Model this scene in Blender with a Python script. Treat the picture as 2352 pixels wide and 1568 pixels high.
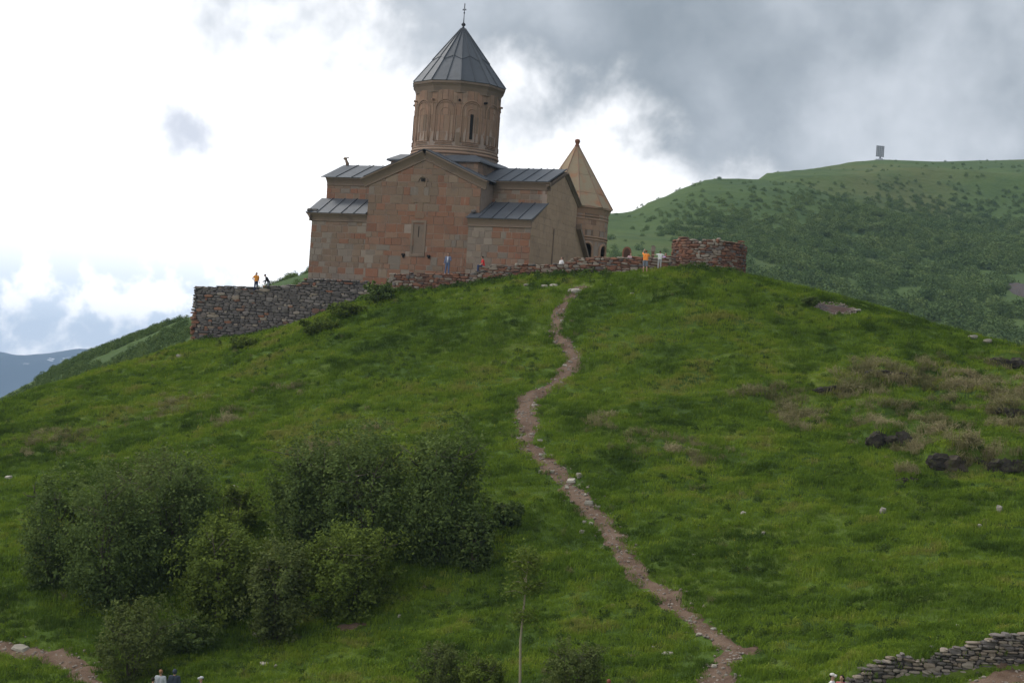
import bpy, bmesh, math, random
import numpy as np
from mathutils import Vector, Matrix

random.seed(7)
rng = np.random.default_rng(7)
for o in list(bpy.data.objects):
    bpy.data.objects.remove(o, do_unlink=True)
SC = bpy.context.scene
COL = SC.collection
R = math.radians

# ------------------------------------------------------------------ camera
PITCH, ROLL, LENS = 1.36, 3.9, 62.0
FPX, CX, CY = 2352 * LENS / 36.0, 1176.0, 784.0        # reference frame 2352 x 1568
_p, _r = R(PITCH), R(ROLL)
FW = np.array([0, math.cos(_p), math.sin(_p)])
_u0 = np.array([0, -math.sin(_p), math.cos(_p)])
_r0 = np.array([1.0, 0, 0])
RT = math.cos(_r) * _r0 + math.sin(_r) * _u0
UP = -math.sin(_r) * _r0 + math.cos(_r) * _u0
cam_data = bpy.data.cameras.new('camera')
cam_data.lens = LENS
cam_data.sensor_width = 36
cam_data.clip_start = 0.1
cam_data.clip_end = 30000
cam = bpy.data.objects.new('camera', cam_data)
COL.objects.link(cam)
m = Matrix.Identity(4)
for i in range(3):
    m[i][0], m[i][1], m[i][2] = RT[i], UP[i], -FW[i]
cam.matrix_world = m
SC.camera = cam

# ------------------------------------------------------------------ sky and light
HAZE = 1.0e-4
SUN_AZ, SUN_EL = -48.0, 52.0        # azimuth from +Y towards +X, degrees
world = bpy.data.worlds.new('World')
SC.world = world
world.use_nodes = True


class NT:
    """small helper for node trees"""
    def __init__(self, nt):
        self.nt = nt
        nt.nodes.clear()

    def n(self, t, **kw):
        nd = self.nt.nodes.new(t)
        for k, v in kw.items():
            setattr(nd, k, v)
        return nd

    def link(self, a, b):
        self.nt.links.new(a, b)

    def put(self, sock, v):
        if isinstance(v, bpy.types.NodeSocket):
            self.nt.links.new(v, sock)
        else:
            sock.default_value = v

    def math(self, op, a, b=0.0, c=None, clamp=False):
        nd = self.n('ShaderNodeMath', operation=op, use_clamp=clamp)
        self.put(nd.inputs[0], a)
        self.put(nd.inputs[1], b)
        if c is not None:
            self.put(nd.inputs[2], c)
        return nd.outputs[0]

    def mix(self, f, a, b, blend='MIX'):
        nd = self.n('ShaderNodeMix', data_type='RGBA', blend_type=blend)
        self.put(nd.inputs[0], f)
        self.put(nd.inputs[6], a if isinstance(a, bpy.types.NodeSocket) else (*a, 1))
        self.put(nd.inputs[7], b if isinstance(b, bpy.types.NodeSocket) else (*b, 1))
        return nd.outputs[2]

    def noise(self, vec, scale, detail=4, rough=0.55, dist=0.0, dim='3D'):
        nd = self.n('ShaderNodeTexNoise', noise_dimensions=dim)
        if vec is not None:
            self.link(vec, nd.inputs['Vector'])
        nd.inputs['Scale'].default_value = scale
        nd.inputs['Detail'].default_value = detail
        nd.inputs['Roughness'].default_value = rough
        nd.inputs['Distortion'].default_value = dist
        return nd.outputs[0]

    def step(self, v, a, b):
        nd = self.n('ShaderNodeMapRange', interpolation_type='SMOOTHSTEP')
        self.put(nd.inputs[0], v)
        nd.inputs[1].default_value, nd.inputs[2].default_value = a, b
        return nd.outputs[0]

    def ramp(self, f, stops, interp='LINEAR'):
        nd = self.n('ShaderNodeValToRGB')
        cr = nd.color_ramp
        cr.interpolation = interp
        while len(cr.elements) < len(stops):
            cr.elements.new(0.5)
        for e, (p, c) in zip(cr.elements, stops):
            e.position = p
            e.color = (*c, 1)
        self.put(nd.inputs[0], f)
        return nd.outputs[0]


W = NT(world.node_tree)
tc = W.n('ShaderNodeTexCoord')
dirv = tc.outputs['Generated']
sep = W.n('ShaderNodeSeparateXYZ')
W.link(dirv, sep.inputs[0])
az = W.math('ARCTAN2', sep.outputs[0], sep.outputs[1])
el = W.math('ARCSINE', sep.outputs[2])
sky = W.n('ShaderNodeTexSky', sky_type='NISHITA')
sky.sun_disc = False
sky.sun_elevation = R(SUN_EL)
sky.sun_rotation = R(SUN_AZ)
sky.altitude = 2100
sky.air_density = 1.0
sky.dust_density = 1.5
skyc = W.mix(1.0, sky.outputs[0], (0.1, 0.1, 0.1), 'MULTIPLY')
nz1 = W.noise(dirv, 8.0, 5, 0.54, 0.0)
nz2 = W.noise(dirv, 24.0, 6, 0.56, 0.15)
nz3 = W.noise(dirv, 4.2, 3, 0.5)
nz4 = W.noise(dirv, 60.0, 5, 0.58, 0.1)
wob = W.math('ADD', W.math('MULTIPLY', W.math('SUBTRACT', nz1, 0.5), 0.15), W.math('MULTIPLY', W.math('SUBTRACT', nz2, 0.5), 0.13))
wob = W.math('ADD', wob, W.math('MULTIPLY', W.math('SUBTRACT', nz4, 0.5), 0.03))
# bank of grey cloud over the upper right, bright thin cloud below it and to the left
lin = W.math('ADD', W.math('MULTIPLY', az, 0.355), W.math('MULTIPLY', el, 0.935))
bank = W.math('ADD', W.math('SUBTRACT', lin, 0.124), wob)
bankm = W.step(bank, -0.026, 0.060)
white = W.mix(nz2, (0.93, 0.94, 0.97), (1.02, 1.02, 1.03))
# faint blue haze of open sky between the clouds low on the horizon
low = W.math('SUBTRACT', 1.0, W.step(el, 0.022, 0.080))
low = W.math('MULTIPLY', low, W.math('SUBTRACT', 1.0, W.step(W.math('ADD', nz2, W.math('MULTIPLY', W.math('SUBTRACT', nz1, 0.5), 0.6)), 0.44, 0.54)))
blue = W.mix(0.88, skyc, (0.53, 0.61, 0.745))
base = W.mix(low, white, blue)
# ragged small grey cloud
da = W.math('DIVIDE', W.math('ADD', W.math('ADD', az, 0.186), W.math('MULTIPLY', W.math('SUBTRACT', el, 0.125), 0.55)), 0.026)
de = W.math('DIVIDE', W.math('SUBTRACT', el, 0.125), 0.031)
rr = W.math('SQRT', W.math('ADD', W.math('POWER', da, 2.0), W.math('POWER', de, 2.0)))
blob = W.math('SUBTRACT', 1.0, W.step(W.math('ADD', rr, W.math('MULTIPLY', wob, 14.0)), 0.35, 1.05))
base = W.mix(W.math('MULTIPLY', blob, 0.9), base, (0.44, 0.475, 0.55))
g1 = W.math('ADD', W.math('MULTIPLY', nz1, 0.8), W.math('MULTIPLY', nz3, 0.5))
g1 = W.math('ADD', g1, W.math('MULTIPLY', W.math('SUBTRACT', nz2, 0.5), 0.25))
grey = W.ramp(g1, [(0.46, (0.205, 0.240, 0.275)), (0.60, (0.280, 0.315, 0.355)), (0.78, (0.44, 0.475, 0.52))])
skyall = W.mix(bankm, base, grey)
# below the horizon: plain grey-green bounce of the land
skyall = W.mix(W.step(el, -0.10, -0.30), skyall, (0.16, 0.19, 0.15))
bg = W.n('ShaderNodeBackground')
W.link(skyall, bg.inputs[0])
bg.inputs[1].default_value = 1.0
wo = W.n('ShaderNodeOutputWorld')
W.link(bg.outputs[0], wo.inputs[0])

sd = bpy.data.lights.new('sun', 'SUN')
sd.energy = 1.5
sd.angle = R(14)
sd.color = (1.0, 0.96, 0.90)
sun = bpy.data.objects.new('sun', sd)
COL.objects.link(sun)
sv = Vector((math.sin(R(SUN_AZ)) * math.cos(R(SUN_EL)), math.cos(R(SUN_AZ)) * math.cos(R(SUN_EL)), math.sin(R(SUN_EL))))
sun.rotation_euler = sv.to_track_quat('Z', 'Y').to_euler()
sun.location = sv * 60

SC.view_settings.view_transform = 'Standard'
SC.view_settings.look = 'None'
SC.view_settings.exposure = 0.58
SC.view_settings.gamma = 1.0
SC.view_settings.use_curve_mapping = False
SC.render.engine = 'CYCLES'
SC.cycles.max_bounces = 4
SC.cycles.diffuse_bounces = 2
SC.cycles.glossy_bounces = 2
SC.cycles.transmission_bounces = 2
SC.cycles.transparent_max_bounces = 4
SC.cycles.volume_bounces = 0
SC.cycles.use_denoising = True
SC.cycles.sample_clamp_indirect = 4

# ------------------------------------------------------------------ geometry helpers
def ray(x, y):
    return FW + RT * (x - CX) / FPX + UP * (CY - y) / FPX


def at(x, y, D):
    d = ray(x, y)
    return d * (D / d[1])


def _hash(ix, iy, s):
    n = (ix * 374761393 + iy * 668265263 + s * 974634777) & 0xFFFFFFFF
    n = ((n ^ (n >> 13)) * 1274126177) & 0xFFFFFFFF
    return ((n ^ (n >> 16)) & 0xFFFF) / 65535.0


def vnoise(x, y, s=0):
    x = np.asarray(x, float)
    y = np.asarray(y, float)
    ix, iy = np.floor(x).astype(np.int64), np.floor(y).astype(np.int64)
    fx, fy = x - ix, y - iy
    fx, fy = fx * fx * (3 - 2 * fx), fy * fy * (3 - 2 * fy)
    a, b = _hash(ix, iy, s), _hash(ix + 1, iy, s)
    c, d = _hash(ix, iy + 1, s), _hash(ix + 1, iy + 1, s)
    return (a * (1 - fx) + b * fx) * (1 - fy) + (c * (1 - fx) + d * fx) * fy


def fbm(x, y, s=0, o=4, g=0.5):
    t, amp, tot = 0.0, 1.0, 0.0
    for i in range(o):
        t = t + amp * (vnoise(x * 2 ** i + 17.3 * i, y * 2 ** i - 9.1 * i, s + i) - 0.5)
        tot += amp
        amp *= g
    return t / tot


def smooth(x, a, b):
    t = np.clip((np.asarray(x, float) - a) / (b - a), 0, 1)
    return t * t * (3 - 2 * t)


def set_props(o, label=None, cat=None, group=None, kind=None):
    if label: o['label'] = label
    if cat: o['category'] = cat
    if group: o['group'] = group
    if kind: o['kind'] = kind
    return o


def link(name, me, mat=None, parent=None, smooth_=False):
    o = bpy.data.objects.new(name, me)
    COL.objects.link(o)
    if mat is not None and hasattr(me, 'materials') and len(me.materials) == 0:
        me.materials.append(mat)
    if parent is not None:
        o.parent = parent
    return o


def mesh(name, V, F, smooth_=False):
    me = bpy.data.meshes.new(name)
    me.from_pydata([tuple(map(float, v)) for v in V], [], F)
    if smooth_:
        me.polygons.foreach_set('use_smooth', [True] * len(me.polygons))
    me.update()
    return me


def mesh_np(name, V, F, smooth_=False):
    """fast: V (n,3) float, F (m,k) int with k = 3 or 4"""
    V = np.ascontiguousarray(V, dtype=np.float32)
    F = np.ascontiguousarray(F, dtype=np.int32)
    me = bpy.data.meshes.new(name)
    k = F.shape[1]
    me.vertices.add(len(V))
    me.vertices.foreach_set('co', V.ravel())
    me.loops.add(F.size)
    me.loops.foreach_set('vertex_index', F.ravel())
    me.polygons.add(len(F))
    me.polygons.foreach_set('loop_start', np.arange(0, F.size, k, dtype=np.int32))
    me.polygons.foreach_set('loop_total', np.full(len(F), k, dtype=np.int32))
    if smooth_:
        me.polygons.foreach_set('use_smooth', np.ones(len(F), dtype=bool))
    me.update(calc_edges=True)
    me.validate()
    return me


def empty(name, loc=(0, 0, 0), rz=0.0):
    o = bpy.data.objects.new(name, None)
    COL.objects.link(o)
    o.location = loc
    o.rotation_euler = (0, 0, rz)
    o.empty_display_size = 0.2
    return o


class MB:
    """collects shapes into one mesh"""
    def __init__(self):
        self.v, self.f = [], []

    def add(self, V, F):
        n = len(self.v)
        self.v += [tuple(map(float, p)) for p in V]
        self.f += [tuple(i + n for i in q) for q in F]
        return self

    def box(self, c, s, rot=None):
        V = []
        for k in (-1, 1):
            for x, y in ((-1, -1), (1, -1), (1, 1), (-1, 1)):
                p = Vector((x * s[0] / 2, y * s[1] / 2, k * s[2] / 2))
                if rot is not None:
                    p = rot @ p
                V.append((p.x + c[0], p.y + c[1], p.z + c[2]))
        return self.add(V, [(3, 2, 1, 0), (4, 5, 6, 7), (0, 1, 5, 4), (1, 2, 6, 5), (2, 3, 7, 6), (3, 0, 4, 7)])

    def prism(self, poly, a, b, axis='y'):
        """poly: list of (p,q); extruded along axis from a to b. axis y: (p,c,q); axis x: (c,p,q); axis z: (p,q,c)"""
        n = len(poly)
        mk = {'y': lambda p, q, c: (p, c, q), 'x': lambda p, q, c: (c, p, q), 'z': lambda p, q, c: (p, q, c)}[axis]
        V = [mk(p, q, a) for p, q in poly] + [mk(p, q, b) for p, q in poly]
        F = [tuple(range(n)), tuple(range(2 * n - 1, n - 1, -1))]
        F += [(i, n + i, n + (i + 1) % n, (i + 1) % n) for i in range(n)]
        return self.add(V, F)

    def lathe(self, prof, seg=40, c=(0, 0), a0=0.0, a1=2 * math.pi):
        """prof: [(r,z)...]"""
        full = abs(a1 - a0 - 2 * math.pi) < 1e-6
        k = seg if full else seg + 1
        V = []
        for r_, z in prof:
            for i in range(k):
                a = a0 + (a1 - a0) * i / seg
                V.append((c[0] + r_ * math.sin(a), c[1] - r_ * math.cos(a), z))
        F = []
        for j in range(len(prof) - 1):
            for i in range(seg):
                i2 = (i + 1) % k
                F.append((j * k + i, j * k + i2, (j + 1) * k + i2, (j + 1) * k + i))
        return self.add(V, F)

    def tube(self, pts, rad, n=8, cap=True):
        pts = [Vector(p) for p in pts]
        rad = rad if hasattr(rad, '__len__') else [rad] * len(pts)
        V = []
        prev = None
        for i, p in enumerate(pts):
            t = (pts[min(i + 1, len(pts) - 1)] - pts[max(i - 1, 0)]).normalized()
            if prev is None:
                s = t.orthogonal().normalized()
            else:
                s = (prev - t * prev.dot(t))
                s = s.normalized() if s.length > 1e-5 else t.orthogonal().normalized()
            prev = s
            b = t.cross(s)
            for k in range(n):
                a = 2 * math.pi * k / n
                q = p + (s * math.cos(a) + b * math.sin(a)) * rad[i]
                V.append(q)
        F = []
        for i in range(len(pts) - 1):
            for k in range(n):
                k2 = (k + 1) % n
                F.append((i * n + k, i * n + k2, (i + 1) * n + k2, (i + 1) * n + k))
        if cap:
            F.append(tuple(range(n - 1, -1, -1)))
            F.append(tuple(range((len(pts) - 1) * n, len(pts) * n)))
        return self.add(V, F)

    def ball(self, c, r_, seg=10, rings=7):
        r_ = r_ if hasattr(r_, '__len__') else (r_, r_, r_)
        V = [(c[0], c[1], c[2] - r_[2])]
        for j in range(1, rings):
            ph = math.pi * j / rings - math.pi / 2
            for i in range(seg):
                a = 2 * math.pi * i / seg
                V.append((c[0] + r_[0] * math.cos(ph) * math.cos(a), c[1] + r_[1] * math.cos(ph) * math.sin(a), c[2] + r_[2] * math.sin(ph)))
        V.append((c[0], c[1], c[2] + r_[2]))
        F = []
        for i in range(seg):
            F.append((0, 1 + (i + 1) % seg, 1 + i))
        for j in range(rings - 2):
            for i in range(seg):
                a, b = 1 + j * seg + i, 1 + j * seg + (i + 1) % seg
                F.append((a, b, b + seg, a + seg))
        t = len(V) - 1
        o = 1 + (rings - 2) * seg
        for i in range(seg):
            F.append((o + i, o + (i + 1) % seg, t))
        return self.add(V, F)

    def build(self, name, mat, parent=None, smooth_=False):
        me = mesh(name, self.v, self.f, smooth_)
        bm = bmesh.new()
        bm.from_mesh(me)
        bmesh.ops.recalc_face_normals(bm, faces=bm.faces)
        bm.to_mesh(me)
        bm.free()
        return link(name, me, mat, parent)


# ------------------------------------------------------------------ materials
def material(name, rough=0.9, spec=0.2):
    mt = bpy.data.materials.new(name)
    mt.use_nodes = True
    T = NT(mt.node_tree)
    out = T.n('ShaderNodeOutputMaterial')
    bs = T.n('ShaderNodeBsdfPrincipled')
    bs.inputs['Roughness'].default_value = rough
    bs.inputs['Specular IOR Level'].default_value = spec
    T.link(bs.outputs[0], out.inputs[0])
    return mt, T, bs


def bump(T, bs, h, strength=0.4, dist=0.05):
    b = T.n('ShaderNodeBump')
    b.inputs['Strength'].default_value = strength
    b.inputs['Distance'].default_value = dist
    T.link(h, b.inputs['Height'])
    T.link(b.outputs[0], bs.inputs['Normal'])


def plain(name, col, rough=0.8, var=0.15, scale=3.0, spec=0.2, metal=0.0, bmp=0.0):
    mt, T, bs = material(name, rough, spec)
    co = T.n('ShaderNodeTexCoord').outputs['Object']
    nz = T.noise(co, scale, 4)
    lo = tuple(c * (1 - var) for c in col)
    hi = tuple(min(1, c * (1 + var)) for c in col)
    T.link(T.mix(nz, lo, hi), bs.inputs['Base Color'])
    bs.inputs['Metallic'].default_value = metal
    if bmp:
        bump(T, bs, T.noise(co, scale * 3, 4), bmp, 0.03)
    return mt


def stone_mat(name, stops, stain=(0.10, 0.09, 0.08), stain_amt=0.35, scale=1.2, bmp=0.5, lichen=None):
    """colour differs from stone to stone (object and island), stains run over them"""
    mt, T, bs = material(name, 0.92, 0.15)
    geo = T.n('ShaderNodeNewGeometry')
    oi = T.n('ShaderNodeObjectInfo')
    f = T.math('FRACT', T.math('ADD', oi.outputs['Random'], geo.outputs['Random Per Island']))
    c = T.ramp(f, stops)
    pos = geo.outputs['Position']
    n1 = T.noise(pos, scale, 5, 0.6)
    n2 = T.noise(pos, scale * 7, 4, 0.6)
    c = T.mix(T.math('MULTIPLY', T.step(n1, 0.48, 0.72), stain_amt), c, stain)
    c = T.mix(T.math('MULTIPLY', T.math('SUBTRACT', n2, 0.35), 0.5, clamp=True), c, tuple(min(1, s[0] * 0 + x * 1.35) for s, x in zip([stops[0]] * 3, stops[len(stops) // 2][1])))
    if lichen:
        n3 = T.noise(pos, scale * 2.3, 5, 0.6)
        c = T.mix(T.math('MULTIPLY', T.step(n3, 0.55, 0.70), 0.6), c, lichen)
    T.link(c, bs.inputs['Base Color'])
    bump(T, bs, T.math('ADD', n2, T.noise(pos, scale * 22, 3)), bmp, 0.03)
    return mt


def leaf_mat(name, stops, instancer=False, transl=0.25):
    mt = bpy.data.materials.new(name)
    mt.use_nodes = True
    T = NT(mt.node_tree)
    out = T.n('ShaderNodeOutputMaterial')
    at_ = T.n('ShaderNodeAttribute', attribute_name='tint', attribute_type='INSTANCER' if instancer else 'GEOMETRY')
    c = T.ramp(at_.outputs['Fac'], stops)
    d = T.n('ShaderNodeBsdfDiffuse')
    t = T.n('ShaderNodeBsdfTranslucent')
    T.link(c, d.inputs[0])
    T.link(T.mix(0.4, c, (0.14, 0.20, 0.02)), t.inputs[0])
    mx = T.n('ShaderNodeMixShader')
    mx.inputs[0].default_value = transl
    T.link(d.outputs[0], mx.inputs[1])
    T.link(t.outputs[0], mx.inputs[2])
    T.link(mx.outputs[0], out.inputs[0])
    return mt


M = {}
def ashlar(name, stops, patch, amt):
    """dressed blocks: gentle change from stone to stone, broad weathered patches, pale lime runs"""
    mt, T, bs = material(name, 0.92, 0.12)
    geo = T.n('ShaderNodeNewGeometry')
    oi = T.n('ShaderNodeObjectInfo')
    f_ = T.math('FRACT', T.math('ADD', oi.outputs['Random'], geo.outputs['Random Per Island']))
    c = T.ramp(f_, stops)
    pos = geo.outputs['Position']
    n0 = T.noise(pos, 0.22, 4, 0.6)
    n1 = T.noise(pos, 0.9, 5, 0.65)
    n2 = T.noise(pos, 7.0, 4, 0.6)
    c = T.mix(T.math('MULTIPLY', T.step(n0, 0.44, 0.60), amt), c, patch)
    c = T.mix(T.math('MULTIPLY', T.step(n1, 0.50, 0.75), 0.45), c, (0.12, 0.098, 0.082))
    mp = T.n('ShaderNodeMapping')
    mp.inputs['Scale'].default_value = (2.6, 2.6, 0.35)
    T.link(pos, mp.inputs[0])
    run = T.noise(mp.outputs[0], 1.0, 5, 0.62)
    c = T.mix(T.math('MULTIPLY', T.step(run, 0.60, 0.74), 0.45), c, (0.33, 0.285, 0.24))
    c = T.mix(T.math('MULTIPLY', T.math('SUBTRACT', n2, 0.4), 0.5, clamp=True), c, (0.27, 0.21, 0.165))
    T.link(c, bs.inputs['Base Color'])
    bump(T, bs, T.math('ADD', n2, T.noise(pos, 26.0, 3)), 0.4, 0.03)
    return mt


M['ashlar_red'] = ashlar('ashlar_red', [(0, (0.200, 0.094, 0.056)), (0.3, (0.255, 0.122, 0.074)), (0.55, (0.215, 0.104, 0.064)), (0.8, (0.245, 0.140, 0.092)), (1, (0.260, 0.158, 0.106))], (0.215, 0.134, 0.088), 0.4)
M['ashlar_tan'] = ashlar('ashlar_tan', [(0, (0.225, 0.158, 0.108)), (0.3, (0.182, 0.128, 0.088)), (0.55, (0.235, 0.136, 0.088)), (0.8, (0.178, 0.128, 0.092)), (1, (0.255, 0.186, 0.130))], (0.185, 0.142, 0.104), 0.45)
M['ashlar_grey'] = ashlar('ashlar_grey', [(0, (0.235, 0.190, 0.148)), (0.4, (0.185, 0.150, 0.120)), (0.7, (0.275, 0.225, 0.175)), (1, (0.210, 0.165, 0.126))], (0.195, 0.165, 0.136), 0.45)
M['plaster_tan'] = ashlar('plaster_tan', [(0, (0.410, 0.285, 0.190)), (0.5, (0.435, 0.305, 0.205)), (1, (0.385, 0.268, 0.180))], (0.370, 0.255, 0.170), 0.5)
M['tower_stone'] = ashlar('tower_stone', [(0, (0.340, 0.220, 0.145)), (0.5, (0.370, 0.235, 0.155)), (1, (0.320, 0.215, 0.148))], (0.340, 0.190, 0.118), 0.5)
M['mortar'] = plain('mortar', (0.29, 0.225, 0.18), 0.95, 0.25, 2.0, bmp=0.3)
M['drum_stone'] = stone_mat('drum_stone', [(0, (0.275, 0.185, 0.128)), (0.4, (0.238, 0.160, 0.112)), (0.7, (0.285, 0.175, 0.120)), (1, (0.310, 0.222, 0.160))], (0.15, 0.112, 0.085), 0.5, 0.6, 0.4)
M['cornice'] = stone_mat('cornice', [(0, (0.190, 0.143, 0.108)), (0.5, (0.218, 0.162, 0.120)), (1, (0.168, 0.128, 0.098))], (0.105, 0.085, 0.070), 0.55, 0.9, 0.3)
mt, T, bs = material('roof_metal', 0.55, 0.3)
geo = T.n('ShaderNodeNewGeometry')
oi = T.n('ShaderNodeObjectInfo')
n1 = T.noise(geo.outputs['Position'], 0.9, 5, 0.65)
n2 = T.noise(geo.outputs['Position'], 5.0, 4, 0.6)
c = T.ramp(oi.outputs['Random'], [(0, (0.070, 0.078, 0.090)), (0.5, (0.086, 0.095, 0.108)), (1, (0.104, 0.112, 0.124))])
c = T.mix(T.math('MULTIPLY', T.step(n1, 0.48, 0.72), 0.5), c, (0.062, 0.066, 0.070))
c = T.mix(T.math('MULTIPLY', T.step(n2, 0.58, 0.78), 0.3), c, (0.15, 0.14, 0.125))
T.link(c, bs.inputs['Base Color'])
bump(T, bs, n1, 0.35, 0.10)
M['roof_metal'] = mt
M['dark'] = plain('dark', (0.02, 0.018, 0.016), 0.9)
M['iron'] = plain('iron', (0.05, 0.05, 0.055), 0.5, metal=0.6)
M['slab'] = stone_mat('slab', [(0, (0.360, 0.265, 0.175)), (0.5, (0.300, 0.255, 0.170)), (1, (0.400, 0.265, 0.175))], (0.380, 0.165, 0.085), 0.9, 0.7, 0.3)
M['rub_grey'] = stone_mat('rub_grey', [(0, (0.085, 0.076, 0.070)), (0.35, (0.150, 0.134, 0.122)), (0.65, (0.105, 0.092, 0.085)), (0.85, (0.205, 0.180, 0.162)), (1, (0.145, 0.120, 0.104))], (0.06, 0.056, 0.052), 0.45, 0.8, 0.6)
M['rub_red'] = stone_mat('rub_red', [(0, (0.184, 0.087, 0.057)), (0.3, (0.230, 0.106, 0.064)), (0.55, (0.138, 0.078, 0.057)), (0.8, (0.202, 0.133, 0.097)), (1, (0.258, 0.124, 0.072))], (0.083, 0.064, 0.055), 0.5, 0.9, 0.6)
M['rub_tan'] = stone_mat('rub_tan', [(0, (0.260, 0.214, 0.168)), (0.4, (0.202, 0.160, 0.122)), (0.7, (0.302, 0.260, 0.210)), (1, (0.227, 0.193, 0.160))], (0.118, 0.092, 0.076), 0.4, 0.9, 0.6)
M['earth'] = plain('earth', (0.075, 0.055, 0.042), 0.95, 0.4, 2.5, bmp=0.6)
M['core_grey'] = plain('core_grey', (0.045, 0.040, 0.038), 0.95, 0.4, 2.5)
M['core_red'] = plain('core_red', (0.085, 0.048, 0.034), 0.95, 0.4, 2.5)
M['rock_pale'] = stone_mat('rock_pale', [(0, (0.34, 0.31, 0.26)), (0.5, (0.26, 0.235, 0.195)), (1, (0.40, 0.37, 0.31))], (0.16, 0.15, 0.10), 0.5, 1.2, 0.6)
M['rock_shade'] = stone_mat('rock_shade', [(0, (0.032, 0.028, 0.024)), (0.6, (0.055, 0.047, 0.039)), (1, (0.090, 0.073, 0.055))], (0.095, 0.100, 0.038), 0.85, 3.0, 1.0)  # dark tones paint the shade of turf hollows; the stain is moss
M['bark'] = plain('bark', (0.10, 0.085, 0.065), 0.95, 0.3, 5.0, bmp=0.5)
M['bark_pale'] = plain('bark_pale', (0.27, 0.23, 0.16), 0.9, 0.25, 5.0, bmp=0.3)
M['leaf_dark'] = leaf_mat('leaf_dark', [(0, (0.056, 0.084, 0.030)), (0.5, (0.112, 0.156, 0.048)), (1, (0.175, 0.222, 0.068))])
M['leaf_light'] = leaf_mat('leaf_light', [(0, (0.075, 0.102, 0.024)), (0.5, (0.130, 0.172, 0.037)), (1, (0.185, 0.232, 0.046))])
M['leaf_olive'] = leaf_mat('leaf_olive', [(0, (0.075, 0.096, 0.032)), (0.5, (0.118, 0.144, 0.048)), (1, (0.165, 0.192, 0.066))])
M['grass'] = leaf_mat('grass', [(0, (0.042, 0.074, 0.015)), (0.3, (0.094, 0.155, 0.021)), (0.6, (0.155, 0.234, 0.027)), (0.82, (0.208, 0.278, 0.032)), (1, (0.240, 0.245, 0.060))], True, 0.2)
M['dry'] = leaf_mat('dry', [(0, (0.110, 0.118, 0.046)), (0.5, (0.205, 0.185, 0.090)), (1, (0.340, 0.285, 0.165))], True, 0.2)
M['weed'] = leaf_mat('weed', [(0, (0.038, 0.066, 0.018)), (0.5, (0.070, 0.108, 0.028)), (1, (0.112, 0.155, 0.038))], True, 0.2)
M['wood_far'] = leaf_mat('wood_far', [(0, (0.075, 0.118, 0.048)), (0.5, (0.110, 0.160, 0.058)), (1, (0.155, 0.205, 0.072))], True, 0.15)

# ground: grassy soil with bare and dry patches
mt, T, bs = material('turf_soil', 0.95, 0.1)
pos = T.n('ShaderNodeNewGeometry').outputs['Position']
n1 = T.noise(pos, 0.12, 5, 0.6)
n2 = T.noise(pos, 1.3, 5, 0.65)
n3 = T.noise(pos, 7.0, 3, 0.6)
c = T.ramp(n1, [(0.35, (0.040, 0.072, 0.014)), (0.5, (0.070, 0.115, 0.018)), (0.65, (0.10, 0.135, 0.022))])
c = T.mix(T.math('MULTIPLY', T.step(n2, 0.5, 0.75), 0.6), c, (0.035, 0.055, 0.014))
c = T.mix(T.math('MULTIPLY', T.step(n3, 0.55, 0.8), 0.4), c, (0.13, 0.155, 0.03))
T.link(c, bs.inputs['Base Color'])
bump(T, bs, T.math('ADD', n2, n3), 0.8, 0.12)
M['turf'] = mt
# trodden dirt
mt, T, bs = material('path_dirt', 0.95, 0.1)
pos = T.n('ShaderNodeNewGeometry').outputs['Position']
n1 = T.noise(pos, 0.9, 5, 0.65)
n2 = T.noise(pos, 6.0, 5, 0.7)
n3 = T.noise(pos, 18.0, 2, 0.6)
c = T.ramp(n1, [(0.3, (0.090, 0.057, 0.038)), (0.5, (0.150, 0.100, 0.070)), (0.7, (0.195, 0.138, 0.100))])
c = T.mix(T.math('MULTIPLY', T.step(n2, 0.55, 0.75), 0.7), c, (0.065, 0.042, 0.030))
c = T.mix(T.math('MULTIPLY', T.step(n3, 0.62, 0.72), 0.7), c, (0.30, 0.26, 0.21))
T.link(c, bs.inputs['Base Color'])
bump(T, bs, T.math('ADD', n2, n3), 0.8, 0.08)
M['dirt'] = mt
# gravel
mt, T, bs = material('gravel', 0.95, 0.1)
pos = T.n('ShaderNodeNewGeometry').outputs['Position']
n1 = T.noise(pos, 5.0, 5, 0.7)
c = T.ramp(n1, [(0.35, (0.035, 0.032, 0.031)), (0.55, (0.085, 0.078, 0.075)), (0.75, (0.16, 0.145, 0.135))])
c = T.mix(T.math('MULTIPLY', T.step(T.noise(pos, 0.6, 3), 0.5, 0.65), 0.6), c, (0.10, 0.055, 0.04))
T.link(c, bs.inputs['Base Color'])
bump(T, bs, n1, 0.8, 0.1)
M['gravel'] = mt
# far hillside
mt, T, bs = material('far_turf', 0.95, 0.1)
pos = T.n('ShaderNodeNewGeometry').outputs['Position']
n1 = T.noise(pos, 0.010, 5, 0.6)
n2 = T.noise(pos, 0.055, 5, 0.65)
c = T.ramp(n1, [(0.35, (0.052, 0.088, 0.026)), (0.5, (0.068, 0.106, 0.030)), (0.65, (0.090, 0.110, 0.036))])
c = T.mix(T.math('MULTIPLY', T.step(n2, 0.48, 0.66), 0.7), c, (0.050, 0.085, 0.030))
T.link(c, bs.inputs['Base Color'])
bump(T, bs, n2, 0.8, 3.0)
M['far_turf'] = mt
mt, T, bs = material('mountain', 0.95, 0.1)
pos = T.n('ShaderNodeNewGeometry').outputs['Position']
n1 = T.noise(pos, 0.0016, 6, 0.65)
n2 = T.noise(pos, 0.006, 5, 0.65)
c = T.ramp(n1, [(0.35, (0.032, 0.050, 0.062)), (0.55, (0.050, 0.070, 0.085)), (0.7, (0.10, 0.105, 0.105))])  # blue of the distance haze is partly painted into these tones
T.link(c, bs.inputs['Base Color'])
M['mountain'] = mt
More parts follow.
